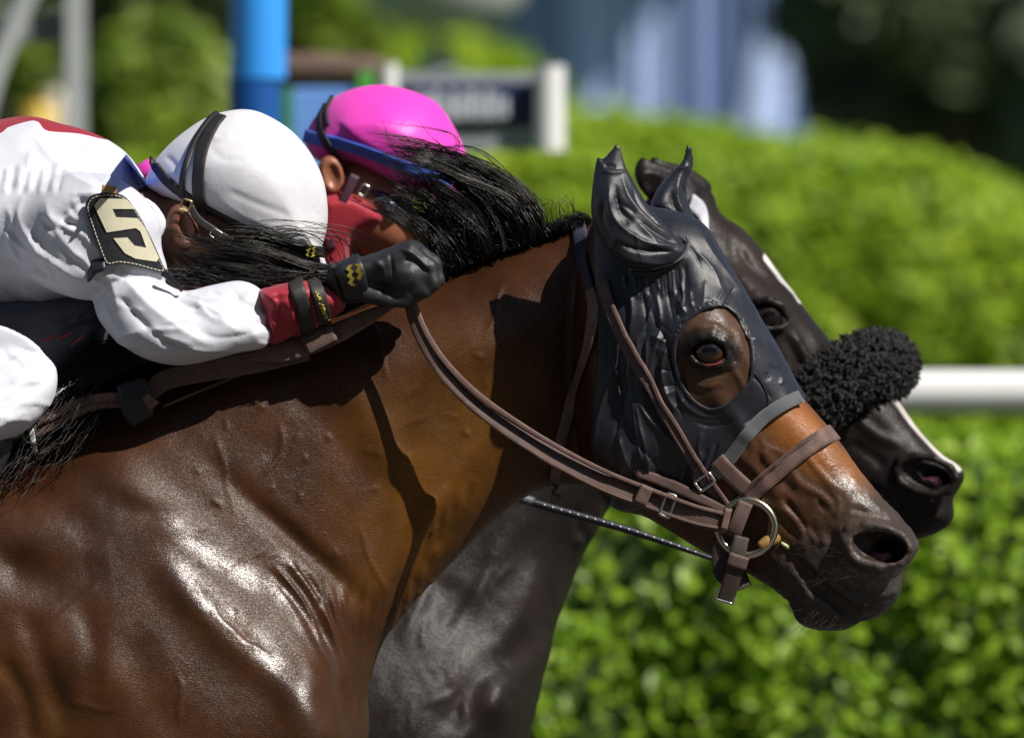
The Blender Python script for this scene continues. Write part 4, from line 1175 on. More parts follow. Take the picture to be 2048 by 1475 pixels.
J = [([(72, 272), (110, 325), (170, 366), (226, 388)], 11, 7), ([(118, 285), (176, 336), (228, 382)], 9, -6), ([(168, 286), (208, 336), (236, 380)], 9, 6), ([(206, 296), (230, 346), (240, 380)], 6, -5), ([(246, 318), (246, 352), (242, 380)], 7, 5),
     ([(70, 300), (60, 345), (40, 380)], 14, 7), ([(150, 392), (190, 392), (226, 392)], 8, 5), ([(196, 396), (158, 420), (136, 446), (186, 456)], 14, -12), ([(128, 452), (170, 468), (205, 500), (215, 525)], 8, 7),
     ([(60, 385), (52, 440), (90, 505), (150, 548), (180, 565)], 18, 9), ([(52, 440), (100, 500), (160, 540)], 10, -5), ([(20, 480), (60, 535), (130, 572), (185, 586)], 10, 5), ([(100, 400), (130, 470), (180, 530)], 20, 8),
     ([(290, 400), (300, 430), (300, 470)], 5, -5), ([(276, 398), (316, 420), (332, 452)], 5, 4), ([(300, 410), (322, 440), (322, 474)], 4, 4), ([(0, 520), (60, 580), (120, 620)], 16, 8), ([(-20, 560), (50, 610), (110, 636)], 14, -8),
     ([(210, 588), (240, 650), (290, 695), (360, 722)], 12, 6), ([(236, 580), (290, 640), (350, 690), (392, 704)], 12, -10), ([(262, 566), (320, 622), (390, 672), (440, 690)], 14, 8), ([(300, 560), (350, 600), (420, 640)], 14, -6),
     ([(372, 586), (410, 600), (470, 596)], 14, 7), ([(350, 580), (378, 606), (410, 620)], 7, -8), ([(430, 630), (480, 660), (536, 670)], 16, 5), ([(470, 580), (500, 610), (540, 620)], 10, -5), ([(360, 690), (430, 700), (530, 690)], 10, 6),
     ([(400, 660), (450, 676), (530, 660)], 8, -5), ([(215, 545), (240, 580), (244, 620)], 9, 6)]
for i in range(13):
    x = -10 + i * 12
    J.append(([(x, 334 + 6 * math.sin(i)), (x - 4, 366), (x - 9, 392 + 4 * math.cos(i * 2))], 4, 5 if i % 2 else -5))
for i in range(7):
    J.append(([(520 + rl.uniform(-4, 4), 582 + i * 16), (536, 584 + i * 16), (548, 586 + i * 16)], 5, 4 if i % 2 else -4))
for i in range(46):
    if i % 3:
        x = rl.uniform(10, 300); y = rl.uniform(380, 580); a_ = rl.uniform(0.5, 1.3)
    else:
        x = rl.uniform(210, 500); y = rl.uniform(570, 690); a_ = rl.uniform(0.0, 0.9)
    J.append((wander(x, y, a_, 3, rl.uniform(12, 30), rl, 0.35), rl.uniform(5, 9), rl.choice((-4, 4, 5))))
N = vnormals(V, Q)
V = folds(V, N, J, sharp=True)
V += N * (vnoise(V, 1 / 40, 51) * 1.6)[:, None]
yk_poly = catmull([(-420, 300), (-420, 180), (0, 180), (150, 200), (230, 270), (214, 279), (160, 268), (104, 264), (90, 258), (78, 244), (60, 243), (20, 256), (0, 270), (-100, 300)], step=6, closed=True)
yk_d = poly_sd(yk_poly, V[:, 0], V[:, 1])
jersey = solid_obj('jersey', V, Q, M_WHITE, rider, attrs={'yoke': yk_d})
jersey_surf = Surf([(V, Q)])
plate('collar', [(250, 313), (268, 318), (284, 343), (297, 372), (298, 396), (282, 378), (264, 350)], quadric(jersey_surf, [(245, 320), (255, 330), (262, 345), (270, 355), (275, 370), (260, 325), (280, 385), (268, 340)], 3), 6, M_BLUE, jersey)
# cuff, wrist bands
f = Field((505, 540, 110), (710, 710, 320), 3.5)
f.inflate([(522, 582), (560, 570), (610, 562), (650, 572), (688, 588), (692, 620), (650, 648), (600, 668), (545, 690), (532, 660), (526, 620)], [(540, 630, 58), (600, 615, 52), (670, 605, 40)], 48, k=4, mid=lambda U, V: np.zeros_like(U) + 212)
V, Q = f.mesh(1); Q = fixq(Q); N = vnormals(V, Q)
V = folds(V, N, [([(536, 600), (570, 596), (600, 590)], 8, -4), ([(540, 650), (580, 640), (600, 610)], 8, 5), ([(560, 580), (566, 620), (570, 660)], 6, -4), ([(545, 620), (552, 650), (556, 680)], 5, 4), ([(580, 600), (590, 640), (596, 665)], 6, 4), ([(676, 590), (680, 610), (678, 625)], 4, 4)])
V += N * (vnoise(V, 1 / 18, 53) * 1.6)[:, None]
solid_obj('cuff', V, Q, M_RED, rider)
cuff_surf = Surf([(V, Q)])
strap('wrist_band', [(594, 562), (606, 600), (616, 640), (622, 672)], 30, 7, M_ELASTIC, rider, cuff_surf, 3)
wb = strap('wrist_band', [(630, 562), (642, 596), (650, 626), (654, 654)], 28, 7, M_ELASTIC, rider, cuff_surf, 5)[0]
tv, tf = text_mesh("Jockeys'", 20)
tv[:, 0] -= tv[:, 0].mean(); tv[:, 1] -= tv[:, 1].mean()
qf = quadric(cuff_surf, [(636, 580), (645, 600), (652, 630), (640, 600), (650, 610), (655, 640), (640, 590), (648, 650)], 17)
a = math.radians(76)
tu = 648 + tv[:, 0] * math.cos(a) + tv[:, 1] * math.sin(a); tvv = 612 + tv[:, 0] * math.sin(a) - tv[:, 1] * math.cos(a)
mesh_obj('lettering', NEAR.w(np.column_stack([tu, tvv, qf(tu, tvv)])), tf, M_YELLOW, wb, smooth=False)
# glove
f = Field((650, 460, 120), (910, 640, 320), 3.0)
f.inflate([(664, 540), (700, 522), (748, 508), (790, 492), (822, 480), (846, 490), (868, 520), (874, 550), (850, 575), (800, 594), (740, 606), (690, 608), (668, 590)], [(690, 565, 42), (740, 555, 50), (800, 535, 54), (850, 530, 46)], 40, k=4, mid=lambda U, V: np.zeros_like(U) + 214)
for i, (dw, du, dv) in enumerate([(44, -8, 8), (16, 0, 0), (-14, -2, -2), (-42, -12, 2)]):
    f.chain([(840 + du, 508 + dv, 214 + dw), (868 + du, 528 + dv, 216 + dw), (876 + du, 560 + dv, 216 + dw), (858 + du, 576 + dv, 214 + dw), (828 + du, 582 + dv, 212 + dw * .9)], [15, 16, 15, 14, 12], k=9)
f.ell((815, 552, 216), (58, 46, 68), 10, k=14)
f.chain([(735, 588, 240), (776, 600, 248), (812, 602, 246), (838, 592, 240)], [18, 16, 15, 12], k=12)
V, Q = f.mesh(1); Q = fixq(Q); N = vnormals(V, Q)
V = folds(V, N, [([(782, 500), (786, 530), (790, 560)], 4, -4), ([(800, 500), (830, 510), (858, 540)], 4, 4), ([(810, 520), (838, 530), (862, 552)], 4, -4), ([(750, 520), (770, 540), (776, 570)], 6, 3), ([(700, 530), (720, 560), (720, 600)], 5, -3)])
V += N * (vnoise(V, 1 / 14, 54) * 1.2)[:, None]
glove = solid_obj('glove', V, Q, M_GLOVE, rider)
glove_surf = Surf([(V, Q)])
strap('glove_cuff', [(664, 538), (672, 570), (680, 606)], 30, 9, M_ELASTIC, glove, glove_surf, 2)
pt = strap('glove_patch', [(700, 524), (710, 556), (716, 598)], [48, 54, 50], 8, M_LEATHER, glove, glove_surf, 4)[0]
qf = quadric(glove_surf, [(690, 540), (700, 550), (712, 545), (722, 556), (700, 560), (725, 540), (712, 570), (690, 560)], 10)
logo('logo', (714, 551), 42, 82, 0, M_YELLOW, pt, wf=qf)
# helmet in a white cover
def helmet(parent, outline, ctrl, mid, mat, frame, R=130, lines=()):
    O = np.array(outline)
    f = Field((O[:, 0].min() - 20, O[:, 1].min() - 20, mid - 180), (O[:, 0].max() + 20, O[:, 1].max() + 20, mid + 180), 4.0)
    f.inflate(outline, ctrl, R, k=4, mid=lambda U, V: np.zeros_like(U) + mid)
    V, Q = f.mesh(2); Q = fixq(Q); N = vnormals(V, Q)
    V = folds(V, N, lines)
    V += N * (vnoise(V, 1 / 60, 61) * 1.2)[:, None]
    return solid_obj('helmet', V, Q, mat, parent, frame), Surf([(V, Q)])
hel, hel_surf = helmet(rider, [(293, 372), (298, 345), (312, 318), (340, 286), (372, 259), (408, 236), (448, 222), (500, 218), (545, 234), (590, 266), (625, 308), (648, 358), (657, 410), (656, 455), (646, 498), (654, 538), (600, 513), (540, 491), (480, 466), (420, 432), (370, 407), (330, 392)],
    [(310, 360, 50), (400, 330, 112), (480, 330, 128), (580, 370, 118), (630, 440, 92), (440, 250, 90), (520, 250, 88), (400, 410, 112), (500, 450, 122), (600, 490, 110), (648, 528, 84)], 30, M_HELMW, NEAR, [(300, 350, 60), (450, 240, 125), (600, 300, 125), (650, 430, 110), (400, 410, 34), (500, 470, 30), (600, 505, 30), (650, 530, 26), (470, 360, 100)],
    [([(303, 375), (380, 412), (470, 456), (560, 494), (650, 530)], 8, 4), ([(430, 395), (500, 440), (580, 470)], 10, 3), ([(450, 380), (520, 410), (600, 440)], 8, -2), ([(410, 260), (440, 280), (470, 270)], 6, 2), ([(420, 290), (450, 320), (500, 320)], 8, -1.5), ([(560, 250), (590, 300), (620, 380)], 12, 2), ([(330, 310), (352, 330), (364, 360)], 6, -2), ([(320, 375), (360, 392), (400, 412)], 5, 3)])
bd = strap('elastic_band', [(306, 322), (336, 360), (376, 392), (430, 424), (484, 452), (540, 476), (600, 496), (648, 506)], [18, 22, 23, 22, 22, 22, 23, 22], 6, M_ELASTIC, hel, hel_surf, 3)[0]
logo('logo', (624, 502), 24, 100, hel_surf.at(624, 502)[0][2] + 8, M_YELLOW, bd)
strap('goggle_strap', [(438, 230), (420, 246), (394, 288), (376, 336), (370, 374), (378, 404), (390, 424)], [12, 12, 11, 10, 10, 11, 12], 5, M_ELASTIC, hel, hel_surf, 6)
strap('goggle_strap', [(446, 234), (430, 254), (410, 300), (402, 350), (402, 392), (412, 430), (424, 456)], [26, 28, 28, 26, 26, 26, 24], 5, M_ELASTIC, hel, hel_surf, 4)
strap('chin_strap', [(384, 412, 142), (400, 440, 140), (430, 462, 136), (466, 486, 128), (500, 510, 118)], [14, 16, 18, 18, 16], 5, M_ELASTIC, hel)
buckle((376, 412, 148), 20, 18, 22, hel, r=2.2, mat=plain('brass', (0.55, 0.42, 0.2), 0.3, metal=1.0))
buckle((436, 470, 146), 30, 20, 16, hel, r=2, mat=M_STEEL)
# armband with numeral
Z1 = lambda x, y: (x / 2.4586, 150 + y / 2.4583)
pan = [Z1(*p) for p in [(450, 660), (458, 625), (485, 600), (555, 588), (630, 602), (675, 648), (720, 720), (770, 820), (815, 925), (836, 975), (800, 972), (700, 945), (610, 932), (556, 942), (536, 912), (505, 830), (474, 740)]]
samp = [(205, 420), (225, 410), (250, 420), (215, 450), (240, 450), (270, 450), (230, 490), (260, 490), (290, 490), (240, 515), (280, 515), (310, 520), (200, 440), (300, 500)]
qf = quadric(jersey_surf, samp, 9)
arm = plate('armband', pan, qf, 6, M_LEATHER, rider)
five = [Z1(*p) for p in [(492, 652), (520, 617), (648, 620), (692, 668), (580, 668), (598, 708), (700, 712), (737, 757), (803, 905), (790, 922), (690, 908), (640, 882), (585, 810), (652, 806), (685, 845), (742, 855), (714, 776), (692, 760), (553, 782)]]
plate('numeral', five, lambda u, v: qf(u, v) + 6, 2.5, M_CREAM, arm, closed=False)
po = catmull(pan, step=8, closed=True); cen = po.mean(0)
st = []
for i in range(len(po)):
    a_, b_ = po[i] + (cen - po[i]) * 0.06, po[(i + 1) % len(po)] + (cen - po[(i + 1) % len(po)]) * 0.06
    if i % 1 == 0: st.append([a_, a_ + (b_ - a_) * 0.35, a_ + (b_ - a_) * 0.7])
st = np.array(st); st = np.concatenate([st, (qf(st[..., 0], st[..., 1]) + 7)[..., None]], -1)
tV, tF = tubes(st, 1.0, 4)
mesh_obj('stitching', NEAR.w(tV), flipq(tF), M_CREAM, arm)
strap('armband_strap', [(222, 530, 316), (196, 538, 306), (182, 556, 276), (180, 580, 236)], [24, 34, 34, 30], 8, M_LEATHER, arm, normals=[(-.2, -.6, 1), (-.6, -.3, 1), (-1, 0, .4)])
strap('armband_strap', [(336, 546, 290), (352, 562, 276), (372, 582, 262)], [16, 10, 8], 5, M_LEATHER, arm)
box_obj('tab', (230, 383, float(qf(230., 385.)) + 6), (30, 14, 5), 8, M_TAN, arm)
# breeches, boot, vest under the arm
f = Field((-460, 560, 60), (160, 1400, 400), 6)
f.inflate([(-440, 560), (-200, 590), (-20, 640), (50, 662), (100, 702), (126, 742), (118, 795), (80, 845), (30, 876), (-60, 900), (-250, 880), (-430, 820)], [(-100, 760, 100), (60, 760, 78), (110, 750, 48), (-300, 720, 130)], 70, k=8, mid=lambda U, V: np.zeros_like(U) + 255)
V, Q = f.mesh(2); Q = fixq(Q); N = vnormals(V, Q)
V = folds(V, N, [([(0, 820), (40, 800), (90, 780)], 5, 5), ([(0, 800), (50, 780), (100, 765)], 5, -5), ([(0, 855), (40, 835), (80, 810)], 5, 4), ([(0, 720), (40, 716), (80, 740)], 10, 5), ([(-20, 690), (20, 700), (30, 730)], 10, -6)] + [(wander(rl.uniform(-20, 70), rl.uniform(680, 850), rl.uniform(-0.5, 0.3), 3, rl.uniform(12, 24), rl, 0.3), 6, rl.choice((-5, 5))) for _ in range(14)], sharp=True)
V += N * (vnoise(V, 1 / 40, 55) * 2)[:, None]
solid_obj('breeches', V, Q, M_WHITEP, rider)
f = Field((-330, 820, 120), (40, 1500, 420), 9)
f.chain([(-20, 880, 260), (-130, 1100, 290), (-230, 1330, 300), (-140, 1420, 310), (-60, 1440, 312)], [58, 68, 50, 44, 32], k=10)
V, Q = f.mesh(1); Q = fixq(Q)
solid_obj('boot', V, Q, M_LEATHER, rider)
f = Field((-260, 560, -220), (250, 830, 250), 5)
f.inflate([(-230, 600), (-110, 585), (0, 590), (110, 585), (205, 572), (225, 620), (214, 680), (196, 724), (120, 766), (40, 800), (-60, 820), (-230, 820)], [(0, 630, 190), (120, 630, 185), (190, 620, 160), (-100, 760, 190), (150, 710, 150)], 34, k=6)
V, Q = f.mesh(1); Q = fixq(Q); N = vnormals(V, Q)
V = folds(V, N, [([(110, 660), (150, 640), (190, 600)], 7, 6), ([(130, 680), (165, 655), (200, 640)], 6, -5), ([(150, 640), (180, 650), (200, 660)], 6, 5)])
solid_obj('vest', V, Q, nylon_material('vest_mesh', (0.055, 0.06, 0.085), 0.45), rider)
for x, y in [(92, 684), (104, 681), (124, 680), (132, 676), (150, 690), (158, 682)]:
    tube_obj('hem_stitch', [(x, y, 196), (x + 9, y - 6, 200), (x + 18, y - 12, 200)], 1.6, M_RED, rider)
print('rider', time.time() - t0)

# ------------------------------------------------------------------ rider in the pink helmet
rider2 = empty('person', FAR.w(np.array([500, 1000, 0.0])), 'farther rider in a bright pink helmet, face half hidden by blowing mane', 'person')
f = Field((600, 290, -130), (880, 580, 170), 4.5)
f.ell((720, 400, 30), (100, 100, 84), 30, k=5)
f.ell((770, 450, 30), (66, 62, 62), 24, k=26)
f.chain([(810, 430, 30), (834, 458, 30), (826, 470, 30)], [16, 18, 14], k=14)
f.chain([(790, 490, 30), (756, 488, 40), (742, 494, 48)], [26, 28, 26], k=16)
f.ell((778, 512, 38), (14, 9, 30), 30, k=6)
f.chain([(670, 440, 30), (640, 470, 30), (600, 500, 30)], [70, 70, 76], k=24)
for s_ in (1, -1):
    f.ell((664, 352, 30 + s_ * 88), (26, 40, 16), -10, k=5)
    f.ell((668, 354, 30 + s_ * 102), (15, 26, 12), -10, k=4, op='cut')
V, Q = f.mesh(1); Q = fixq(Q)
solid_obj('body', V, Q, M_SKIN2, rider2, FAR)
face_surf = Surf([(V, Q)])
f = Field((600, 360, -110), (800, 600, 190), 4.5)
f.inflate([(632, 400), (672, 378), (722, 384), (762, 408), (782, 436), (768, 458), (738, 470), (714, 486), (704, 520), (690, 560), (640, 580), (620, 500)], [(680, 440, 110), (750, 430, 100), (700, 500, 94), (650, 520, 96)], 34, k=5, mid=lambda U, V: np.zeros_like(U) + 30)
V, Q = f.mesh(1); Q = fixq(Q)
solid_obj('face_scarf', V, Q, cloth_material('red_scarf', (0.34, 0.016, 0.03), 0.6), rider2, FAR)
hel2, hel2_surf = helmet(rider2, [(608, 282), (614, 262), (630, 234), (660, 200), (702, 178), (755, 168), (810, 176), (862, 196), (888, 218), (912, 256), (930, 296), (938, 335), (925, 390), (885, 410), (830, 392), (780, 366), (735, 342), (690, 324), (636, 322)],
    [(630, 290, 60), (700, 250, 112), (780, 250, 128), (860, 290, 112), (910, 340, 80), (750, 190, 90), (700, 310, 112), (800, 350, 122), (880, 385, 100)], 30, M_PINKC, FAR, [(620, 280, 50), (700, 190, 115), (800, 190, 115), (920, 300, 90), (690, 320, 30), (780, 362, 30), (860, 400, 30), (780, 280, 100)],
    [([(690, 250), (670, 280), (680, 300)], 12, -3), ([(680, 240), (740, 290), (830, 330)], 12, 3)])
strap('helmet_stripe', [(612, 272), (640, 280), (680, 289), (730, 304), (780, 323), (840, 346), (902, 368)], [26, 26, 26, 28, 28, 28, 26], 5, M_BLUE, hel2, hel2_surf, 2, frame=FAR)
strap('goggle_strap', [(654, 210), (642, 240), (648, 272), (668, 304), (692, 336), (712, 360)], [10, 14, 18, 18, 18, 18], 5, plain('purple_black_elastic', (0.02, 0.012, 0.022), 0.6), hel2, hel2_surf, 4, frame=FAR)
strap('goggle_strap', [(668, 196), (656, 226), (660, 256)], 9, 5, M_ELASTIC, hel2, hel2_surf, 5, frame=FAR)
strap('chin_strap', [(712, 352, 136), (694, 392, 140), (672, 430, 138), (660, 470, 132), (664, 500, 130)], [20, 18, 16, 18, 20], 5, plain('plum_strap', (0.05, 0.012, 0.03), 0.6), hel2, frame=FAR)
buckle((729, 382, 134), 30, 14, 22, hel2, FAR, r=2.6)
f = Field((700, 340, -60), (850, 470, 170), 4)
f.inflate([(722, 366), (760, 368), (800, 392), (818, 424), (800, 444), (768, 436), (738, 410)], [(770, 400, 88)], 24, k=4, mid=lambda U, V: np.zeros_like(U) + 30)
V, Q = f.mesh(1); Q = fixq(Q)
solid_obj('goggles', V, Q, plain('dark_blue_goggles', (0.012, 0.022, 0.06), 0.15, coat=0.6), rider2, FAR)
f = Field((120, 300, -320), (740, 900, 340), 8)
f.inflate([(130, 560), (200, 380), (292, 322), (400, 330), (520, 352), (630, 400), (690, 470), (700, 560), (640, 640), (500, 700), (300, 760), (150, 720)], [(300, 400, 160), (450, 420, 200), (600, 470, 120), (400, 600, 200)], 110, k=8)
V, Q = f.mesh(2); Q = fixq(Q); N = vnormals(V, Q); V += N * (vnoise(V, 1 / 40, 56) * 4)[:, None]
solid_obj('jersey', V, Q, M_MAROON, rider2, FAR)
strap('collar', [(286, 350, 214), (300, 338, 216), (316, 330, 210)], 26, 8, M_PINKC, rider2, frame=FAR)
f = Field((400, 490, 40), (900, 770, 330), 8)
f.chain([(500, 590, 210), (570, 670, 210), (700, 640, 190), (820, 600, 130)], [70, 66, 52, 42], k=10)
V, Q = f.mesh(1); Q = fixq(Q)
solid_obj('sleeve', V, Q, M_MAROON, rider2, FAR)
whip = empty('riding_whip', FAR.w(np.array([1200, 1040, 900.0])), 'thin black riding whip with white dots below the bay horse jaw', 'whip')
WPTS = [(880, 925, 900), (1000, 972, 900), (1100, 1004, 900), (1250, 1047, 900), (1400, 1098, 900), (1440, 1112, 900)]
tube_obj('shaft', WPTS, [8, 8, 8, 7.5, 6, 4], plain('whip_black', (0.012, 0.013, 0.022), 0.45), whip, FAR)
tube_obj('grip_cap', [(1042, 985, 900), (1066, 993, 900)], 9.5, plain('whip_collar', (0.12, 0.13, 0.15), 0.4), whip, FAR)
WC = catmull(WPTS, step=17)
for i, p in enumerate(WC):
    if 1080 < p[0] < 1380:
        Vd, Fd, _ = ball((p[0], p[1] - 2, p[2] + 7.0), 2.3, 8, 6)
        mesh_obj('dot', FAR.w(Vd), Fd, M_WHITEP, whip)
print('rider2', time.time() - t0)
# ------------------------------------------------------------------ the black horse beyond
BLK_YAW = 0.14
def blk_mid(U, V): return BLK_YAW * np.clip(U - 1300, 0, None)
def blk_body(f):
    outline = [(1400, 430), (1340, 400), (1200, 440), (1050, 500), (900, 540), (700, 590), (500, 650), (300, 760), (150, 840), (-200, 900), (-700, 930), (-1100, 910), (-1400, 1000), (-1600, 1250), (-1580, 1500), (-1400, 1750), (-700, 1860), (200, 1930),
               (700, 1890), (930, 1790), (1030, 1640), (1062, 1475), (1078, 1400), (1100, 1300), (1124, 1220), (1160, 1125), (1196, 1062), (1225, 1010), (1300, 980), (1420, 900), (1460, 700)]
    ctrl = [(1340, 440, 52), (1000, 540, 55), (600, 640, 66), (300, 790, 100), (1300, 700, 105), (1100, 760, 128), (800, 800, 150), (500, 900, 190), (1200, 950, 100), (1050, 1000, 140), (900, 1050, 170), (700, 1100, 220),
            (1130, 1120, 105), (1060, 1180, 150), (950, 1250, 215), (800, 1300, 280), (1080, 1320, 150), (1020, 1400, 230), (900, 1450, 300), (700, 1500, 340), (1040, 1500, 190), (950, 1600, 280), (400, 1200, 320), (300, 1600, 350), (0, 1200, 330),
            (-600, 1000, 250), (-600, 1400, 420), (-600, 1750, 320), (-1200, 1300, 380), (-1400, 1400, 300)]
    f.inflate(outline, ctrl, [(1300, 700, 100), (900, 800, 120), (1060, 1300, 90), (600, 1400, 180), (-500, 1300, 260), (-1300, 1300, 260)], k=10, bumps=[(1010, 1400, 110, 45, 65, 22), (900, 1200, 150, 40, 50, -10), (980, 1130, 140, 30, -60, 10)])
def blk_legs(f):
    g = 737 + Z0 / S / FAR.k
    f.chain([(780, 1720, 190), (930, 2150, 180), (1000, 2480, 150), (1060, 2800, 150), (1110, 2960, 150), (1150, g - 40, 150)], [190, 110, 75, 52, 55, 68], k=60)
    f.chain([(700, 1720, -190), (440, 2100, -170), (300, 2450, -150), (80, 2640, -150), (-100, 2700, -150), (-170, 2760, -150)], [190, 110, 75, 52, 55, 68], k=60)
    for wv, du in ((190, 0), (-190, -260)):
        f.chain([(-1250, 1400, wv), (-1200 + du, 1850, wv), (-1480 + du, 2250, wv * .8), (-1440 + du, 2650, wv * .7), (-1380 + du, 2950, wv * .7), (-1320 + du, g - 40, wv * .7)], [300, 210, 95, 62, 60, 72], k=70)
    f.chain([(-1500, 1050, 0), (-1750, 1150, 0), (-2050, 1300, 0), (-2350, 1400, 0)], [60, 75, 80, 20], k=20)
BLK_HEAD = [(1290, 420), (1330, 372), (1380, 362), (1425, 385), (1440, 425), (1490, 462), (1540, 520), (1590, 590), (1640, 655), (1690, 712), (1740, 752), (1790, 794), (1830, 850), (1876, 902), (1915, 930), (1926, 955), (1904, 995), (1906, 1030), (1884, 1058),
            (1842, 1074), (1800, 1076), (1760, 1066), (1730, 1040), (1690, 1010), (1640, 1000), (1560, 980), (1480, 950), (1420, 940), (1360, 900), (1320, 800), (1300, 600)]
def blk_head(f):
    ctrl = [(1340, 400, 66), (1420, 440, 86), (1480, 520, 104), (1400, 560, 120), (1520, 600, 142), (1580, 620, 116), (1400, 760, 118), (1500, 740, 136), (1620, 720, 104), (1700, 760, 82), (1600, 860, 100), (1700, 870, 84), (1780, 880, 70), (1440, 880, 90),
            (1560, 940, 70), (1680, 960, 74), (1780, 960, 80), (1860, 940, 76), (1900, 960, 62), (1800, 1040, 62), (1860, 1030, 62)]
    f.inflate(BLK_HEAD, ctrl, [(1350, 500, 78), (1550, 650, 80), (1750, 850, 60), (1880, 960, 52), (1800, 1050, 44), (1400, 850, 80)], k=22, mid=blk_mid, tmin=18,
              bumps=[(1530, 625, 60, 44, 40, 20), (1620, 800, 110, 18, 45, 9), (1430, 520, 50, 60, 40, -12), (1480, 470, 70, 26, 50, 12)])
    w = lambda u, t: BLK_YAW * (u - 1300) + t
    rim = [(1788, 940), (1796, 920), (1826, 910), (1862, 916), (1894, 934), (1906, 954), (1892, 978), (1858, 986), (1824, 978), (1796, 962), (1788, 940)]
    for s_ in (1, -1):
        f.chain([(a, b, w(a, s_ * (84 - 0.05 * abs(a - 1845)))) for a, b in rim], 8.5, k=7)
        f.ell((1852, 948, w(1852, s_ * 86)), (48, 26, 32), 12, k=6, op='cut')
        f.ell((1868, 954, w(1868, s_ * 64)), (30, 20, 36), 12, k=8, op='cut')
    f.chain([(1716, 996, w(1716, 78)), (1770, 1012, w(1770, 72)), (1830, 1056, w(1830, 60)), (1850, 1078, w(1850, 40))], [4, 8, 9, 8], k=6, op='cut')
    ez = w(1530, 150)
    f.ell((1532, 630, ez + 8), (34, 25, 22), 30, k=5, op='cut')
    f.chain([(1496, 618, ez - 6), (1510, 604, ez + 8), (1532, 600, ez + 13), (1556, 612, ez + 6), (1570, 636, ez - 4)], [5, 8, 8, 8, 5], k=5)
    f.chain([(1496, 622, ez - 6), (1508, 644, ez + 2), (1530, 658, ez + 4), (1556, 656, ez), (1572, 648, ez - 6)], [5, 6, 6, 6, 4], k=5)
    for s_, (du, dv) in ((1, (0, 0)), (-1, (26, -6))):   # ears laid back
        f.inflate([(1268 + du, 352 + dv), (1272 + du, 326 + dv), (1284 + du, 312 + dv), (1298 + du, 322 + dv), (1330 + du, 332 + dv), (1372 + du, 350 + dv), (1400 + du, 380 + dv), (1380 + du, 420 + dv), (1320 + du, 410 + dv), (1284 + du, 385 + dv)],
                  [(1285 + du, 330 + dv, 10), (1330 + du, 370 + dv, 30), (1380 + du, 390 + dv, 34)], 26, k=14, mid=lambda U, V: np.zeros_like(U) + s_ * 70, tmin=6)
    f.ell((1300, 362, 100), (20, 30, 14), 50, k=6, op='cut')

t0 = time.time()
fb = Field((560, 385, -380), (1290, 1545, 380), 7.5); blk_body(fb)
Vb, Qb = fb.mesh(2); Qb = fixq(Qb); Qb = Qb[~(Vb[:, 0] > 1276)[Qb].all(1)]
fh = Field((1262, 300, -200), (1960, 1110, 260), 4.6); blk_head(fh)
fn = Field((1262, 300, -200), (1960, 1110, 260), 4.6); blk_body(fn)
fh.add(tuple(slice(None) for _ in range(3)), fn.F, 26); del fn
Vh, Qh = fh.mesh(1); Qh = fixq(Qh)
fc = Field((-2500, 350, -470), (1300, 3200, 470), 26); blk_body(fc); blk_legs(fc)
Vc, Qc = fc.mesh(1); Qc = fixq(Qc); del fc
Qc = Qc[~((Vc[:, 0] > 570) & (Vc[:, 1] < 1535))[Qc].all(1)]
BL = [([(1200, 1000), (1180, 1060), (1140, 1090)], 10, 8), ([(1150, 1010), (1160, 1060), (1185, 1090)], 9, -6), ([(980, 1100), (930, 1180), (880, 1260)], 18, -5), ([(1080, 1120), (1040, 1220), (990, 1330)], 22, 6), ([(1060, 1260), (960, 1350), (860, 1475)], 30, -9),
      ([(1100, 1260), (1040, 1340), (940, 1430)], 26, 8), ([(900, 1080), (850, 1180), (800, 1290)], 14, 5), ([(1000, 1380), (950, 1440), (900, 1500)], 12, 5)]
for _ in range(26):
    BL.append((wander(rl.uniform(780, 1120), rl.uniform(1050, 1420), rl.uniform(1.0, 2.4), 3, rl.uniform(12, 26), rl, 0.5), rl.uniform(5, 7.5), rl.uniform(-2.6, 3.4)))
HL = [([(1560, 560), (1600, 640), (1650, 720)], 14, 6), ([(1470, 480), (1500, 530), (1560, 580)], 12, -7), ([(1420, 470), (1440, 520), (1500, 580)], 14, 7), ([(1390, 500), (1400, 570), (1450, 640)], 10, -5), ([(1580, 660), (1600, 700), (1640, 760)], 10, 6),
      ([(1560, 660), (1590, 720), (1600, 780)], 10, -6), ([(1700, 830), (1750, 870), (1800, 890)], 12, 6), ([(1690, 880), (1740, 910), (1770, 940)], 12, -6), ([(1720, 960), (1770, 990), (1810, 1020)], 8, -5), ([(1680, 900), (1690, 950), (1720, 990)], 8, 4), ([(1800, 1010), (1850, 1030), (1890, 1030)], 8, 4)]
Vb = relief(Vb, Qb, BL, 1.4, 1 / 50, 15); Vh = relief(Vh, Qh, HL, 0.9, 1 / 34, 16)
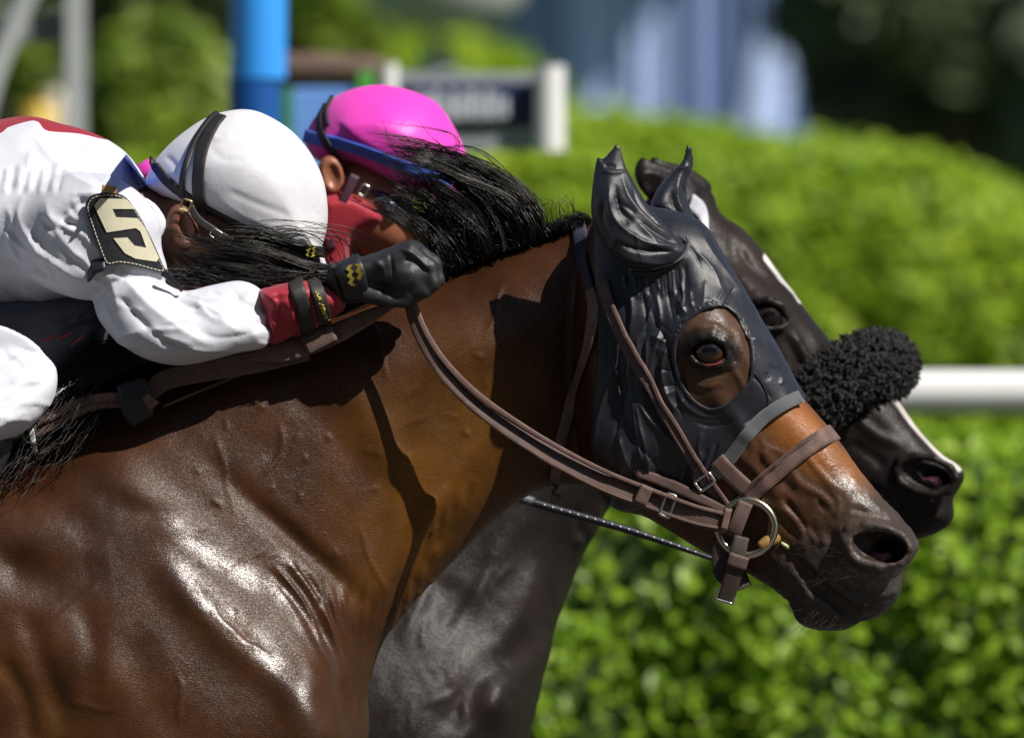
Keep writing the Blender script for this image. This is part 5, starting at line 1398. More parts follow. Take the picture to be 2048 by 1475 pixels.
def blk_coat(V):
    n2 = vnoise(V, 1 / 50, 25)
    c = np.tile(np.array([0.014, 0.011, 0.011]), (len(V), 1))
    c = blend(c, (0.024, 0.017, 0.015), np.clip(spot(V, 1500, 560, 120, 200, -35, 2.0), 0, 1))
    c = blend(c, (0.020, 0.014, 0.013), np.clip(spot(V, 1000, 1300, 260, 260, 0, 2.0) * (0.6 + 0.5 * n2), 0, 1))
    c = blend(c, (0.014, 0.012, 0.012), spot(V, 1535, 632, 46, 34, 30))
    c = blend(c, (0.016, 0.014, 0.014), spot(V, 1850, 948, 46, 25, 12, 0.5))
    # white blaze, star down the middle of the face
    fr = np.abs(V[:, 2] - blk_mid(V[:, 0], V[:, 1])) < 34 + 10 * n2
    st_ = line_profile(V[:, :2], [(1540, 516), (1566, 552), (1598, 592)], 17, False)
    st2 = line_profile(V[:, :2], [(1776, 780), (1830, 850), (1880, 905), (1912, 932)], 13, False)
    c = blend(c, (0.72, 0.70, 0.70), np.clip((np.maximum(st_, 0) - 0.42) * 9, 0, 1) * np.clip((58 - np.abs(V[:, 2] - blk_mid(V[:, 0], V[:, 1]))) / 12, 0, 1))
    c = blend(c, (0.55, 0.52, 0.52), np.clip((st2 - 0.5) * 9, 0, 1) * np.clip((40 - np.abs(V[:, 2] - blk_mid(V[:, 0], V[:, 1]))) / 10, 0, 1))
    return c * (1 + 0.15 * n2)[:, None]
Va = np.concatenate([Vb, Vh, Vc]); Qa = np.concatenate([Qb, Qh + len(Vb), Qc + len(Vb) + len(Vh)])
blk_root = empty('horse', FAR.w(np.array([0, 737 + Z0 / S / FAR.k, 0.0])), 'black racehorse behind the bay, with a white mark on its forehead', 'horse')
mesh_obj('body', FAR.w(Va), flipq(Qa), M_BLACK, blk_root, attrs={'coat': blk_coat(Va)})
blk_surf = Surf([(Vb, Qb), (Vh, Qh)])
eyeball(blk_root, FAR, (1532, 630, BLK_YAW * 230 + 150 - 16), 32, (0.03, 0.016, 0.008), (0.2, 0.1, 1))
tube_obj('nostril_lining', [(1836, 962, BLK_YAW * 536 + 48), (1858, 964, BLK_YAW * 558 + 46), (1876, 958, BLK_YAW * 576 + 46)], [10, 14, 9], plain('dark_nostril_lining', (0.06, 0.018, 0.026), 0.3, 0.3, 60), blk_root, FAR)
brow = empty('browband', FAR.w(np.array([1400, 460, 60.0])), 'white patch of browband on the black horse behind the hood ear', 'browband')
strap('band', [(1376, 404), (1394, 418), (1406, 446), (1412, 480)], [34, 30, 14, 8], 6, M_WHITEP, brow, blk_surf, 5, frame=FAR)
# sheepskin noseband: a fat roll of curly pile across the face
roll = empty('sheepskin_noseband', FAR.w(np.array([1700, 850, 60.0])), 'fluffy black sheepskin noseband on the black horse', 'noseband')
RP = catmull([(1566, 856, 150), (1610, 812, 168), (1660, 770, 166), (1710, 740, 140), (1750, 728, 96), (1768, 730, 40), (1764, 742, -20)], step=6)
RR = np.interp(np.linspace(0, 1, len(RP)), [0, .15, .5, .8, 1], [42, 52, 56, 54, 48])
Vr, Fr = tubes(RP[None], RR[None], 24)
nr = Vr.reshape(len(RP), 24, 3) - RP[:, None]
M_WOOL = plain('black_wool', (0.008, 0.008, 0.008), 0.9, 0.4, 300, sheen=0.15, bmp=0.8, bscale=350, bdist=0.003)
nrm = nr.reshape(-1, 3) / np.linalg.norm(nr.reshape(-1, 3), axis=1)[:, None]
Vr2 = Vr + nrm * (vnoise(Vr, 1 / 12, 71) * 7)[:, None]
caps = [tuple(range(24)), tuple((len(RP) - 1) * 24 + i for i in range(24))]
mesh_obj('roll', FAR.w(Vr2), [tuple(x) for x in Fr[:, ::-1]] + caps, M_WOOL, roll)
cn = 5600
ii = RNG.integers(0, len(RP), cn); aa = RNG.random(cn) * 6.283
T_ = np.gradient(RP, axis=0); T_ /= np.linalg.norm(T_, axis=1)[:, None]
A_ = np.cross(T_, [0, 0, 1.0]); A_ /= np.linalg.norm(A_, axis=1)[:, None]; B_ = np.cross(T_, A_)
dirs = A_[ii] * np.cos(aa)[:, None] + B_[ii] * np.sin(aa)[:, None]
end = (ii < 4) | (ii > len(RP) - 5)
dirs = dirs + np.where(end, np.where(ii < 4, -1, 1) * RNG.random(cn) * 2, RNG.normal(0, .25, cn))[:, None] * T_[ii]
dirs /= np.linalg.norm(dirs, axis=1)[:, None]
base = RP[ii] + dirs * (RR[ii] * 0.93)[:, None]
tt = np.linspace(0, 1, 7)
ph = RNG.random(cn) * 6.283; side1 = np.cross(dirs, RNG.normal(size=(cn, 3))); side1 /= np.linalg.norm(side1, axis=1)[:, None]; side2 = np.cross(dirs, side1)
ln = RNG.uniform(9, 30, cn)
paths = base[:, None] + dirs[:, None] * (tt[None] * ln[:, None])[..., None] + 5.0 * tt[None, :, None] * (side1[:, None] * np.cos(ph[:, None] + tt[None] * 7)[..., None] + side2[:, None] * np.sin(ph[:, None] + tt[None] * 7)[..., None])
Vs, Fs = tubes(paths, np.array([3.4, 3.8, 3.8, 3.6, 3.2, 2.6, 1.2])[None] * RNG.uniform(0.4, 1.15, (cn, 1)), 4)
po_ = mesh_obj('pile', FAR.w(Vs), flipq(Fs), M_WOOL, roll); po_['kind'] = 'stuff'
print('black horse', time.time() - t0)
# ------------------------------------------------------------------ ground
M_GRASS = plain('turf', (0.045, 0.085, 0.016), 0.9, 0.5, 6, bmp=0.6, bscale=60, bdist=0.02)
M_TRACK = plain('dirt_track', (0.075, 0.068, 0.062), 0.95, 0.25, 3, bmp=0.6, bscale=30, bdist=0.02)
def sheet(name, x0, x1, y0, y1, z, mat):
    o = mesh_obj(name, [(x0, y0, z), (x1, y0, z), (x1, y1, z), (x0, y1, z)], [(0, 1, 2, 3)], mat, smooth=False)
    o['kind'] = 'structure'; return o
sheet('ground', -600, 600, -300, 900, -0.01, M_GRASS)
sheet('track', -600, 600, -9, 4.2, 0.004, M_TRACK)

# ------------------------------------------------------------------ foliage
def leaf_material(name, dark, light, trans=0.35, rough=0.45):
    m, n, l, b = material(name)
    at = n.new('ShaderNodeAttribute'); at.attribute_name = 'tone'
    r = ramp(n, l, at.outputs['Fac'], [(0.0, (*dark, 1)), (1.0, (*light, 1))])
    l.new(r.outputs[0], b.inputs['Base Color'])
    b.inputs['Roughness'].default_value = rough
    tr = n.new('ShaderNodeBsdfTranslucent'); l.new(r.outputs[0], tr.inputs[0])
    mx = n.new('ShaderNodeMixShader'); mx.inputs[0].default_value = trans
    l.new(b.outputs[0], mx.inputs[1]); l.new(tr.outputs[0], mx.inputs[2])
    l.new(mx.outputs[0], n['Material Output'].inputs[0])
    return m
def leaves(P, N, size, rng, droop=0.7):
    """folded leaf blades at P, facing roughly N"""
    m = len(P)
    n_ = N + rng.normal(0, droop, (m, 3)); n_ /= np.linalg.norm(n_, axis=1)[:, None]
    a = np.cross(n_, rng.normal(size=(m, 3))); a /= np.linalg.norm(a, axis=1)[:, None]
    b = np.cross(n_, a)
    L = size * rng.uniform(0.45, 1.45, m); W = L * 0.32
    q = lambda x, y, z: P + a * (L * x)[:, None] + b * (W * y)[:, None] + n_ * (L * z)[:, None]
    V = np.stack([q(-.5, 0, 0), q(-.12, 1, .10), q(.28, .8, .10), q(.55, 0, -.05), q(.28, -.8, .10), q(-.12, -1, .10), q(.1, 0, -.04)], 1).reshape(-1, 3)
    f = np.array([[0, 6, 2, 1], [6, 3, 2, 2], [0, 5, 4, 6], [6, 4, 3, 3]])
    F = np.array([[0, 6, 1], [6, 2, 1], [6, 3, 2], [0, 5, 6], [5, 4, 6], [4, 3, 6]])
    F = (F[None] + (np.arange(m) * 7)[:, None, None]).reshape(-1, 3)
    tone = np.repeat(np.clip(rng.beta(1.2, 1.3, m) * 0.7 + 0.35 * (vnoise(P, 4.0, 5) * .5 + .5), 0, 1), 7)
    return V, F, tone
M_CORE = plain('hedge_inside', (0.04, 0.075, 0.014), 0.95, 0.4, 20)
M_BARK = plain('bark', (0.09, 0.065, 0.045), 0.9, 0.3, 30, bmp=0.7, bscale=60, bdist=0.01)

def hedge(name, x0, x1, y0, depth, topf, size, count, mat, label, zmin=0.0, lump=0.10, lf=2.2, seed=1, spread=1.0):
    """clipped hedge: lumpy core, twiggy leaves over its front, top and ends"""
    rng = np.random.default_rng(seed)
    root = empty(name, ((x0 + x1) / 2, y0 + depth / 2, 0), label, 'hedge')
    nx = max(8, int((x1 - x0) / 0.12)); nz_ = 22
    xs = np.linspace(x0, x1, nx)
    # section: front face up, rounded shoulder, top back, rear face down
    pts = []
    for i, s_ in enumerate(np.linspace(0, 1, nz_)):
        if s_ < .5: pts.append((0.0, s_ / .5 * 0.9))
        elif s_ < .6: pts.append((0.06 * (s_ - .5) / .1, .9 + .1 * (s_ - .5) / .1))
        elif s_ < .8: pts.append((0.06 + 0.88 * (s_ - .6) / .2, 1.0))
        else: pts.append((1.0, 1 - (s_ - .8) / .2))
    sec = np.array(pts)
    X = np.repeat(xs, nz_); D = np.tile(sec[:, 0], nx); H = np.tile(sec[:, 1], nx)
    Z = zmin + (topf(X) - zmin) * H
    Y = y0 + depth * D
    V = np.stack([X, Y, Z], 1)
    F = grid_faces(nx, nz_)
    n0 = vnormals(V, F)
    if n0[np.argmin(V[:, 1] + 0 * V[:, 2]), 1] > 0: F = flipq(F); n0 = -n0
    V = V + n0 * (vnoise(V, lf, seed) * lump + vnoise(V, lf * 2.7, seed + 3) * lump * 0.4 - size * 0.6)[:, None]
    mesh_obj('branches', V, F, M_CORE, root)
    # leaves over the front and top
    A = 0.5 * np.linalg.norm(np.cross(V[F[:, 2]] - V[F[:, 0]], V[F[:, 3]] - V[F[:, 1]]), axis=1)
    c = V[F].mean(1); vis = (c[:, 1] < y0 + depth * 0.75)
    A = A * vis
    k = rng.choice(len(F), count, p=A / A.sum())
    uv = rng.random((count, 2))
    P = (V[F[k, 0]] * ((1 - uv[:, 0]) * (1 - uv[:, 1]))[:, None] + V[F[k, 1]] * (uv[:, 0] * (1 - uv[:, 1]))[:, None] + V[F[k, 2]] * (uv[:, 0] * uv[:, 1])[:, None] + V[F[k, 3]] * ((1 - uv[:, 0]) * uv[:, 1])[:, None])
    nn = vnormals(V, F)[F[k, 0]]
    ok = vnoise(P, 4.5, seed + 21) + (P[:, 2] - zmin) / np.maximum(topf(P[:, 0]) - zmin, .1) * 0.6 > -0.30
    P = P[ok]; nn = nn[ok]; count = len(P)
    off = rng.random(count) ** 1.6
    P = P + nn * (size * spread * (0.2 + 2.2 * off) * (0.7 + 0.8 * np.clip(vnoise(P, 5.0, seed + 9) + 0.5, 0, 1.4)))[:, None]
    lv, lf_, tone = leaves(P, nn + np.array([0, 0, 0.7]), size, rng)
    o = mesh_obj('leaves', lv, lf_, mat, root, smooth=False, attrs={'tone': tone}); o['kind'] = 'stuff'
    return root
M_LEAF1 = leaf_material('hedge_leaf', (0.15, 0.29, 0.015), (0.45, 0.64, 0.05), 0.45)
M_LEAF2 = leaf_material('far_hedge_leaf', (0.24, 0.40, 0.022), (0.50, 0.66, 0.05), 0.42, 0.5)
M_LEAF3 = leaf_material('tree_leaf', (0.035, 0.055, 0.036), (0.24, 0.30, 0.15), 0.35)
M_LEAF4 = leaf_material('shrub_leaf', (0.07, 0.13, 0.018), (0.40, 0.54, 0.07), 0.4)
kx = lambda Y: S * (DIST + Y) / DIST
zt = lambda v, Y: Z0 + (737 - v) * kx(Y)
hedge('boxwood_hedge', -3.0, 3.2, 6.2, 0.9, lambda X: zt(862, 6.2) + 0.02 * np.sin(X * 5), 0.039, 34000, M_LEAF1, 'low bright green leafy hedge just beyond the horses', lump=0.11, lf=3.6, seed=3, spread=0.6)
Y2 = 19.0
hx = lambda u: (u - 1024) * kx(Y2)
tx = np.array([hx(u) for u in (-1500, 600, 900, 1150, 1300, 1500, 1700, 1850, 1950, 2048, 2200, 2500)])
tz = np.array([zt(v, Y2) for v in (360, 330, 280, 240, 248, 280, 302, 332, 362, 400, 450, 480)])
hedge('clipped_hedge', hx(-900), hx(3800), Y2, 1.6, lambda X: np.interp(X, tx, tz), 0.06, 52000, M_LEAF2, 'tall smooth clipped hedge with a sloping top behind the white rail', lump=0.045, lf=1.0, seed=4, spread=0.4)

def tree(name, base, height, crown_c, crown_r, mat, label, cat='tree', n=5000, size=0.12, seed=1, clumps=26, group=None, trunk_r=0.16):
    rng = np.random.default_rng(seed)
    root = empty(name, base, label, cat, group)
    b = np.array(base); c = np.array(crown_c); r = np.array(crown_r)
    tr = np.array([b, b + (c - b) * [0.1, 0.1, .35], b + (c - b) * [.4, .4, .75], c])
    V, F = tubes(catmull(tr, n=10)[None], np.linspace(trunk_r, trunk_r * .4, 10)[None], 10)
    d = rng.normal(size=(clumps, 3)); d /= np.linalg.norm(d, axis=1)[:, None]
    cc = c + d * r * (rng.random(clumps) ** 0.4)[:, None] * 0.85
    br = [np.linspace(0, 1, 6)[:, None] * (q - (b + (c - b) * .55)) + (b + (c - b) * .55) + np.sin(np.linspace(0, 3.14, 6))[:, None] * rng.normal(0, .08, 3) * r for q in cc[:12]]
    V2_, F2_ = tubes(np.array(br), np.linspace(trunk_r * .4, trunk_r * .08, 6)[None], 6)
    mesh_obj('trunk', np.concatenate([V, V2_]), np.concatenate([F, F2_ + len(V)]), M_BARK, root)
    k = rng.integers(0, clumps, n)
    q = rng.normal(size=(n, 3)); q /= np.linalg.norm(q, axis=1)[:, None]
    P = cc[k] + q * (r.mean() * 0.36 * rng.random(n) ** 0.45)[:, None]
    lv, lf_, tone = leaves(P, q + [0, 0, .5], size, rng)
    tone = np.clip(tone * 0.6 + np.repeat(rng.random(clumps)[k], 7) * 0.5, 0, 1)
    o = mesh_obj('crown', lv, lf_, mat, root, smooth=False, attrs={'tone': tone}); o['kind'] = 'stuff'
    return root
def btree(name, u, v, Y, ru, rv, mat, label, cat='tree', **kw):
    c = bg(u, v, Y); k = kx(Y)
    return tree(name, (c[0], Y, 0), c[2], c, (ru * k, max(ru, rv) * k * .8, rv * k), mat, label, cat, **kw)
btree('round_shrub', 330, 240, 21, 190, 230, M_LEAF4, 'rounded green shrub between the grey frame and the blue post', 'shrub', n=9000, size=0.075, seed=5, clumps=60, trunk_r=0.06)
btree('small_shrub', 40, 150, 22, 70, 100, M_LEAF4, 'small green shrub behind the grey metal frame', 'shrub', n=1800, size=0.08, seed=6, clumps=16, trunk_r=0.05)
btree('dense_tree', 1880, 60, 50, 330, 330, M_LEAF3, 'dark tree above the sloping hedge top', n=9000, size=0.26, seed=7, clumps=70)
btree('dense_tree', 2250, 120, 46, 260, 330, M_LEAF3, 'dark tree at the far end of the sloping hedge', n=6000, size=0.26, seed=8, clumps=44)
btree('dense_tree', 260, -260, 48, 420, 330, M_LEAF3, 'dark tree above the rounded shrub', n=9000, size=0.26, seed=9, clumps=70)
btree('dense_tree', -250, -60, 52, 360, 360, M_LEAF3, 'dark tree behind the grey metal frame', n=7000, size=0.26, seed=12, clumps=50)
btree('leafy_tree', 660, 20, 36, 150, 190, M_LEAF4, 'lighter green tree to the right of the blue post', n=5000, size=0.16, seed=10, clumps=36)
btree('leafy_shrub', 900, 200, 30, 230, 130, M_LEAF2, 'bright green shrub behind the navy sign board', 'shrub', n=5000, size=0.13, seed=13, clumps=36, trunk_r=0.05)

# ------------------------------------------------------------------ rail, sign, post, frame
def wtube(name, pts, r, mat, parent, sides=16, n=None, radii=None):
    P = np.asarray(pts, float)
    P = catmull(P, n=n or max(2, len(P) * 4)) if len(P) > 2 else P[0] + (P[1] - P[0]) * np.array([0, .0005, .5, .9995, 1])[:, None]
    R = np.full(len(P), r) if radii is None else np.interp(np.linspace(0, 1, len(P)), np.linspace(0, 1, len(radii)), radii)
    V, F = tubes(P[None], R[None], sides)
    caps = [tuple(range(sides))[::-1], tuple((len(P) - 1) * sides + i for i in range(sides))]
    return mesh_obj(name, V, [tuple(f) for f in F] + caps, mat, parent)
def wbox(name, lo, hi, mat, parent, bev=0.0):
    lo = np.array(lo, float); hi = np.array(hi, float)
    bv = bev or min(hi - lo) * 0.08
    V = []
    for z, i in ((lo[2], bv), (lo[2] + bv, 0), (hi[2] - bv, 0), (hi[2], bv)):
        V += [(lo[0] + i, lo[1] + i, z), (hi[0] - i, lo[1] + i, z), (hi[0] - i, hi[1] - i, z), (lo[0] + i, hi[1] - i, z)]
    F = [(3, 2, 1, 0), (12, 13, 14, 15)]
    for r in range(3):
        for j in range(4): F.append((r * 4 + j, r * 4 + (j + 1) % 4, (r + 1) * 4 + (j + 1) % 4, (r + 1) * 4 + j))
    return mesh_obj(name, V, F, mat, parent, smooth=False)
M_WPAINT = plain('white_paint', (0.78, 0.78, 0.78), 0.4, 0.04, 5)
M_GREYM = plain('grey_metal', (0.42, 0.44, 0.44), 0.5, 0.1, 8)
YR = 5.5
rail = empty('rail', (0, YR, 0), 'white running rail on the right, above the low hedge', 'rail')
rz = zt(783, YR)
wtube('bar', [(-30, YR, rz), (30, YR, rz)], 0.039, M_WPAINT, rail, 24)
for x in np.arange(-28.6, 30, 3.0):
    wtube('post', [(x, YR + 0.55, 0), (x, YR + 0.5, rz * .55), (x, YR + 0.28, rz * .92), (x, YR + 0.02, rz - 0.03)], 0.03, M_WPAINT, rail, 12)

YS = 7.0
kS = kx(YS)
sign = empty('sign_board', (bg(930, 230, YS)[0], YS, 0), 'blurred navy sign board with pale lettering between white posts', 'sign')
sx = lambda u, Y=YS: (u - 1024) * kx(Y)
M_NAVYB = plain('navy_board', (0.020, 0.030, 0.085), 0.4, 0.1, 6)
M_SGREY = plain('grey_board', (0.30, 0.33, 0.36), 0.5, 0.08, 6)
wbox('board', (sx(782), YS, zt(252, YS)), (sx(1072), YS + 0.05, zt(168, YS)), M_NAVYB, sign)
wbox('lower_strip', (sx(782), YS + 0.01, zt(300, YS)), (sx(1072), YS + 0.05, zt(253, YS)), M_SGREY, sign)
wbox('upper_strip', (sx(782), YS + 0.01, zt(167, YS)), (sx(1072), YS + 0.05, zt(144, YS)), M_SGREY, sign)
wtube('post', [(sx(1100), YS - 0.03, zt(302, YS)), (sx(1100), YS - 0.03, zt(132, YS))], 30 * kS, M_WPAINT, sign, 20)
wtube('leg', [(sx(868), YS + 0.06, 0), (sx(868), YS + 0.06, zt(200, YS))], 14 * kS, M_GREYM, sign, 12)
wtube('post', [(sx(778), YS - 0.03, zt(300, YS)), (sx(778), YS - 0.03, zt(128, YS))], 18 * kS, M_WPAINT, sign, 20)
wtube('post_foot', [(sx(778), YS + 0.03, 0), (sx(778), YS + 0.03, zt(296, YS))], 10 * kS, M_GREYM, sign, 12)
M_LET = plain('pale_lettering', (0.60, 0.64, 0.72), 0.5, 0.04, 6)
for i, (u0, u1, v0, v1) in enumerate([(836, 846, 182, 236), (852, 860, 190, 238), (866, 880, 178, 238), (888, 896, 196, 236), (902, 914, 180, 240), (920, 930, 192, 238), (936, 950, 178, 236), (956, 964, 190, 240), (970, 984, 180, 236), (990, 998, 186, 238), (1004, 1016, 194, 234)]):
    wbox('lettering', (sx(u0), YS - 0.012, zt(v1, YS)), (sx(u1), YS - 0.003, zt(v0, YS)), M_LET, sign)

YP = 6.0
post = empty('blue_post', (sx(516, YP), YP, 0), 'thick blue round post with shadow coloured on its lower half behind the white helmet', 'post')
M_BLUEP = plain('bright_blue_paint', (0.045, 0.34, 0.98), 0.35, 0.05, 5)
M_BLUE_SHADE = plain('shaded_blue_paint', (0.006, 0.085, 0.34), 0.45, 0.1, 5)
wtube('upper_pole', [(sx(517, YP), YP, zt(158, YP)), (sx(517, YP), YP, 4.5)], 56 * kx(YP), M_BLUEP, post, 28)
wtube('lower_shade', [(sx(510, YP), YP, 0), (sx(510, YP), YP, zt(156, YP))], 53 * kx(YP), M_BLUE_SHADE, post, 28)  # darker blue stands in for the shadow on the lower post
YB = 7.6
rollb = empty('brown_roll', (sx(668, YB), YB, 0), 'brown horizontal padded roll to the right of the blue post', 'roll')
M_BROWN = plain('brown_canvas', (0.115, 0.072, 0.055), 0.8, 0.15, 10)
wtube('pad', [(sx(560, YB), YB, zt(138, YB)), (sx(664, YB), YB, zt(140, YB)), (sx(762, YB), YB, zt(146, YB))], 34 * kx(YB), M_BROWN, rollb, 20)
wtube('end_cap', [(sx(762, YB), YB, zt(146, YB)), (sx(790, YB), YB + 0.01, zt(138, YB))], 20 * kx(YB), plain('rust_cap', (0.17, 0.07, 0.04), 0.7), rollb, 16)
for u in (600, 730):
    wtube('leg', [(sx(u, YB), YB + 0.03, 0), (sx(u, YB), YB + 0.03, zt(150, YB))], 10 * kx(YB), M_GREYM, rollb, 10)
pan_ = empty('blue_panel', (sx(640, YB), YB - 0.3, 0), 'light blue panel with a green edge under the brown roll', 'panel')
wbox('panel', (sx(592, YB), YB - 0.32, 0.2), (sx(720, YB), YB - 0.27, zt(184, YB)), plain('light_blue_panel', (0.16, 0.34, 0.80), 0.4, 0.05, 5), pan_)
wbox('edge', (sx(572, YB), YB - 0.33, 0.0), (sx(591, YB), YB - 0.26, zt(182, YB)), plain('green_edge', (0.05, 0.24, 0.06), 0.5), pan_)
wbox('edge', (sx(722, YB), YB - 0.33, 0.0), (sx(752, YB), YB - 0.26, zt(152, YB)), plain('bright_green_edge', (0.08, 0.40, 0.06), 0.5), pan_)

YF = 8.5
fr = empty('metal_frame', (sx(60, YF), YF, 0), 'grey metal frame of upright, crossbar and slanting strut', 'frame')
wbox('upright', (sx(131, YF), YF, 0), (sx(171, YF), YF + 0.05, 4.0), M_GREYM, fr, 0.006)
wbox('crossbar', (sx(-400, YF), YF + 0.055, zt(84, YF)), (sx(130, YF), YF + 0.10, zt(33, YF)), plain('darker_grey_metal', (0.27, 0.29, 0.29), 0.5), fr, 0.006)
wtube('strut', [(sx(-560, YF), YF - 0.05, 0), (sx(-30, YF), YF - 0.05, zt(215, YF)), (sx(64, YF), YF - 0.05, zt(-10, YF)), (sx(200, YF), YF - 0.05, zt(-330, YF))], 24 * kx(YF), M_GREYM, fr, 16)
wbox('upright', (sx(-440, YF), YF, 0), (sx(-400, YF), YF + 0.05, 4.0), M_GREYM, fr, 0.006)
YY = 17.0
fl = empty('yellow_marker', (sx(90, YY), YY, 0), 'small yellow and white marker behind the grey metal frame', 'marker')
wtube('yellow_cone', [(sx(78, YY), YY, 0.0), (sx(78, YY), YY, zt(260, YY)), (sx(80, YY), YY, zt(186, YY))], 0.05, plain('yellow_plastic', (0.62, 0.42, 0.05), 0.5), fl, 16, radii=[0.09, 0.09, 0.03])
wtube('white_cone', [(sx(108, YY), YY + 0.1, 0.0), (sx(108, YY), YY + 0.1, zt(260, YY)), (sx(106, YY), YY + 0.1, zt(178, YY))], 0.04, plain('cream_plastic', (0.5, 0.46, 0.38), 0.5), fl, 16, radii=[0.06, 0.06, 0.02])
# pale bowl on a column far behind the sign
YU = 26.0
urn = empty('fountain_bowl', (sx(880, YU), YU, 0), 'wide pale bowl on a slim column above the sign', 'bowl')
prof = [(0.0, 62), (60, 60), (110, 44), (150, 14), (168, -30), (176, -80), (168, -84), (150, -40), (90, 10), (0, 30)]
ku = kx(YU); cu_ = bg(885, 0, YU)
ns = 40
Vu = np.array([(cu_[0] + r * ku * math.cos(a), YU + r * ku * math.sin(a), zt(v, YU)) for r, v in prof for a in np.linspace(0, 2 * math.pi, ns, endpoint=False)])
mesh_obj('bowl', Vu, flipq(grid_faces(len(prof), ns, True)), plain('pale_stone', (0.55, 0.56, 0.56), 0.5, 0.1, 6), urn)
wtube('column', [(sx(872, YU), YU, 0), (sx(872, YU), YU, zt(130, YU)), (sx(876, YU), YU, zt(56, YU))], 24 * ku, plain('grey_stone', (0.33, 0.36, 0.42), 0.6), urn, 20)
wtube('base', [(sx(870, YU), YU, 0), (sx(870, YU), YU, zt(128, YU))], 40 * ku, plain('pale_grey_stone', (0.40, 0.42, 0.48), 0.6), urn, 20)
# blue marquee behind the hedge: draped panels
YT = 62.0
mar = empty('marquee', (sx(1350, YT), YT, 0), 'pale blue marquee with draped wall panels behind the hedge', 'tent')
kt = kx(YT)
M_T1 = plain('pale_blue_canvas', (0.62, 0.74, 1.0), 0.6, 0.08, 0.6)
M_T2 = plain('slate_blue_canvas', (0.22, 0.31, 0.56), 0.7, 0.1, 0.6)
def drape(name, u0, u1, v0, v1, mat, amp, seed, dy=0.0, shear=0.0):
    nx, nz_ = 40, 14
    rng = np.random.default_rng(seed); ph = rng.random(4) * 6
    V = []
    for i in range(nx):
        for j in range(nz_):
            a = i / (nx - 1); b = j / (nz_ - 1)
            u = u0 + (u1 - u0) * a + shear * (1 - b)
            yy = YT + dy + amp * (math.sin(a * 9 + ph[0]) + 0.5 * math.sin(a * 19 + ph[1])) * (0.4 + 0.6 * b)
            V.append((sx(u, YT), yy, zt(v0 + (v1 - v0) * b, YT)))
    F = grid_faces(nx, nz_)
    return mesh_obj(name, V, F, mat, mar)
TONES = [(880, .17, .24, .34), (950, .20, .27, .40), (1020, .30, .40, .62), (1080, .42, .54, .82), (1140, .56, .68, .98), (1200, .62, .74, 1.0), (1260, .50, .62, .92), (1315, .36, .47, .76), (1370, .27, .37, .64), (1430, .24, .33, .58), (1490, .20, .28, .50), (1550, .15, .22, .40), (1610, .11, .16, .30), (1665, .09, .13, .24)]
for i in range(len(TONES) - 1):  # soft misty gradient put into the panel colours, strip by strip
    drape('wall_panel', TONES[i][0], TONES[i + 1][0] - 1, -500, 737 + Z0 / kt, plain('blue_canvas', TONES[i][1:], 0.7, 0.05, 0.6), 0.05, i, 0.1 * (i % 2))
drape('wall_panel', 1365, 1520, 90, 737 + Z0 / kt, plain('pale_blue_awning', (0.50, 0.62, 0.95), 0.6, 0.08, 0.6), 0.10, 33, -0.6, 130)
wbox('roof', (sx(860, YT), YT - 1.5, zt(-540, YT)), (sx(1700, YT), YT + 8, zt(-500, YT)), M_T2, mar)
# unseen stand added behind the camera to block sky light: stepped tiers, roof
gs = empty('sky_block_stand', (0, -45, 0), 'dark green stand, unseen, added behind the camera to block sky light', 'sky_block_stand')
M_GS = plain('sky_block_dark_green', (0.020, 0.030, 0.024), 0.7, 0.2, 0.5)
for i in range(12):
    wbox('sky_block_tier', (-75, -36 - 2.2 * (i + 1), 0), (75, -36 - 2.2 * i - 0.005, 1.6 + 1.1 * i), M_GS, gs, 0.05)
wbox('sky_block_rear_wall', (-75, -64, 0), (75, -62.6, 22), M_GS, gs, 0.05)
wbox('roof', (-78, -66, 22.05), (78, -40, 22.8), M_GS, gs, 0.05)
for x in range(-70, 71, 20):
    wbox('sky_block_pillar', (x - .2, -42.8, 4.35), (x + .2, -42.4, 22.0), M_GS, gs, 0.03)
# a wood far off closes the view
rngw = np.random.default_rng(77)
nw = 42000
uw = rngw.uniform(-7000, 9000, nw); vw = 737 - rngw.random(nw) ** 0.7 * 1500
Pw = np.stack([(uw - 1024) * kx(95), 95 + rngw.uniform(-3, 3, nw), Z0 + (737 - vw) * kx(95)], 1)
lv, lf_, tone = leaves(Pw, np.tile([0, -1.0, .6], (nw, 1)), 1.3, rngw)
wood = mesh_obj('woods', lv, lf_, M_LEAF3, smooth=False, attrs={'tone': tone}); tag(wood, 'dark wood far behind everything', 'woods', kind='stuff')
print('background', time.time() - T_START)
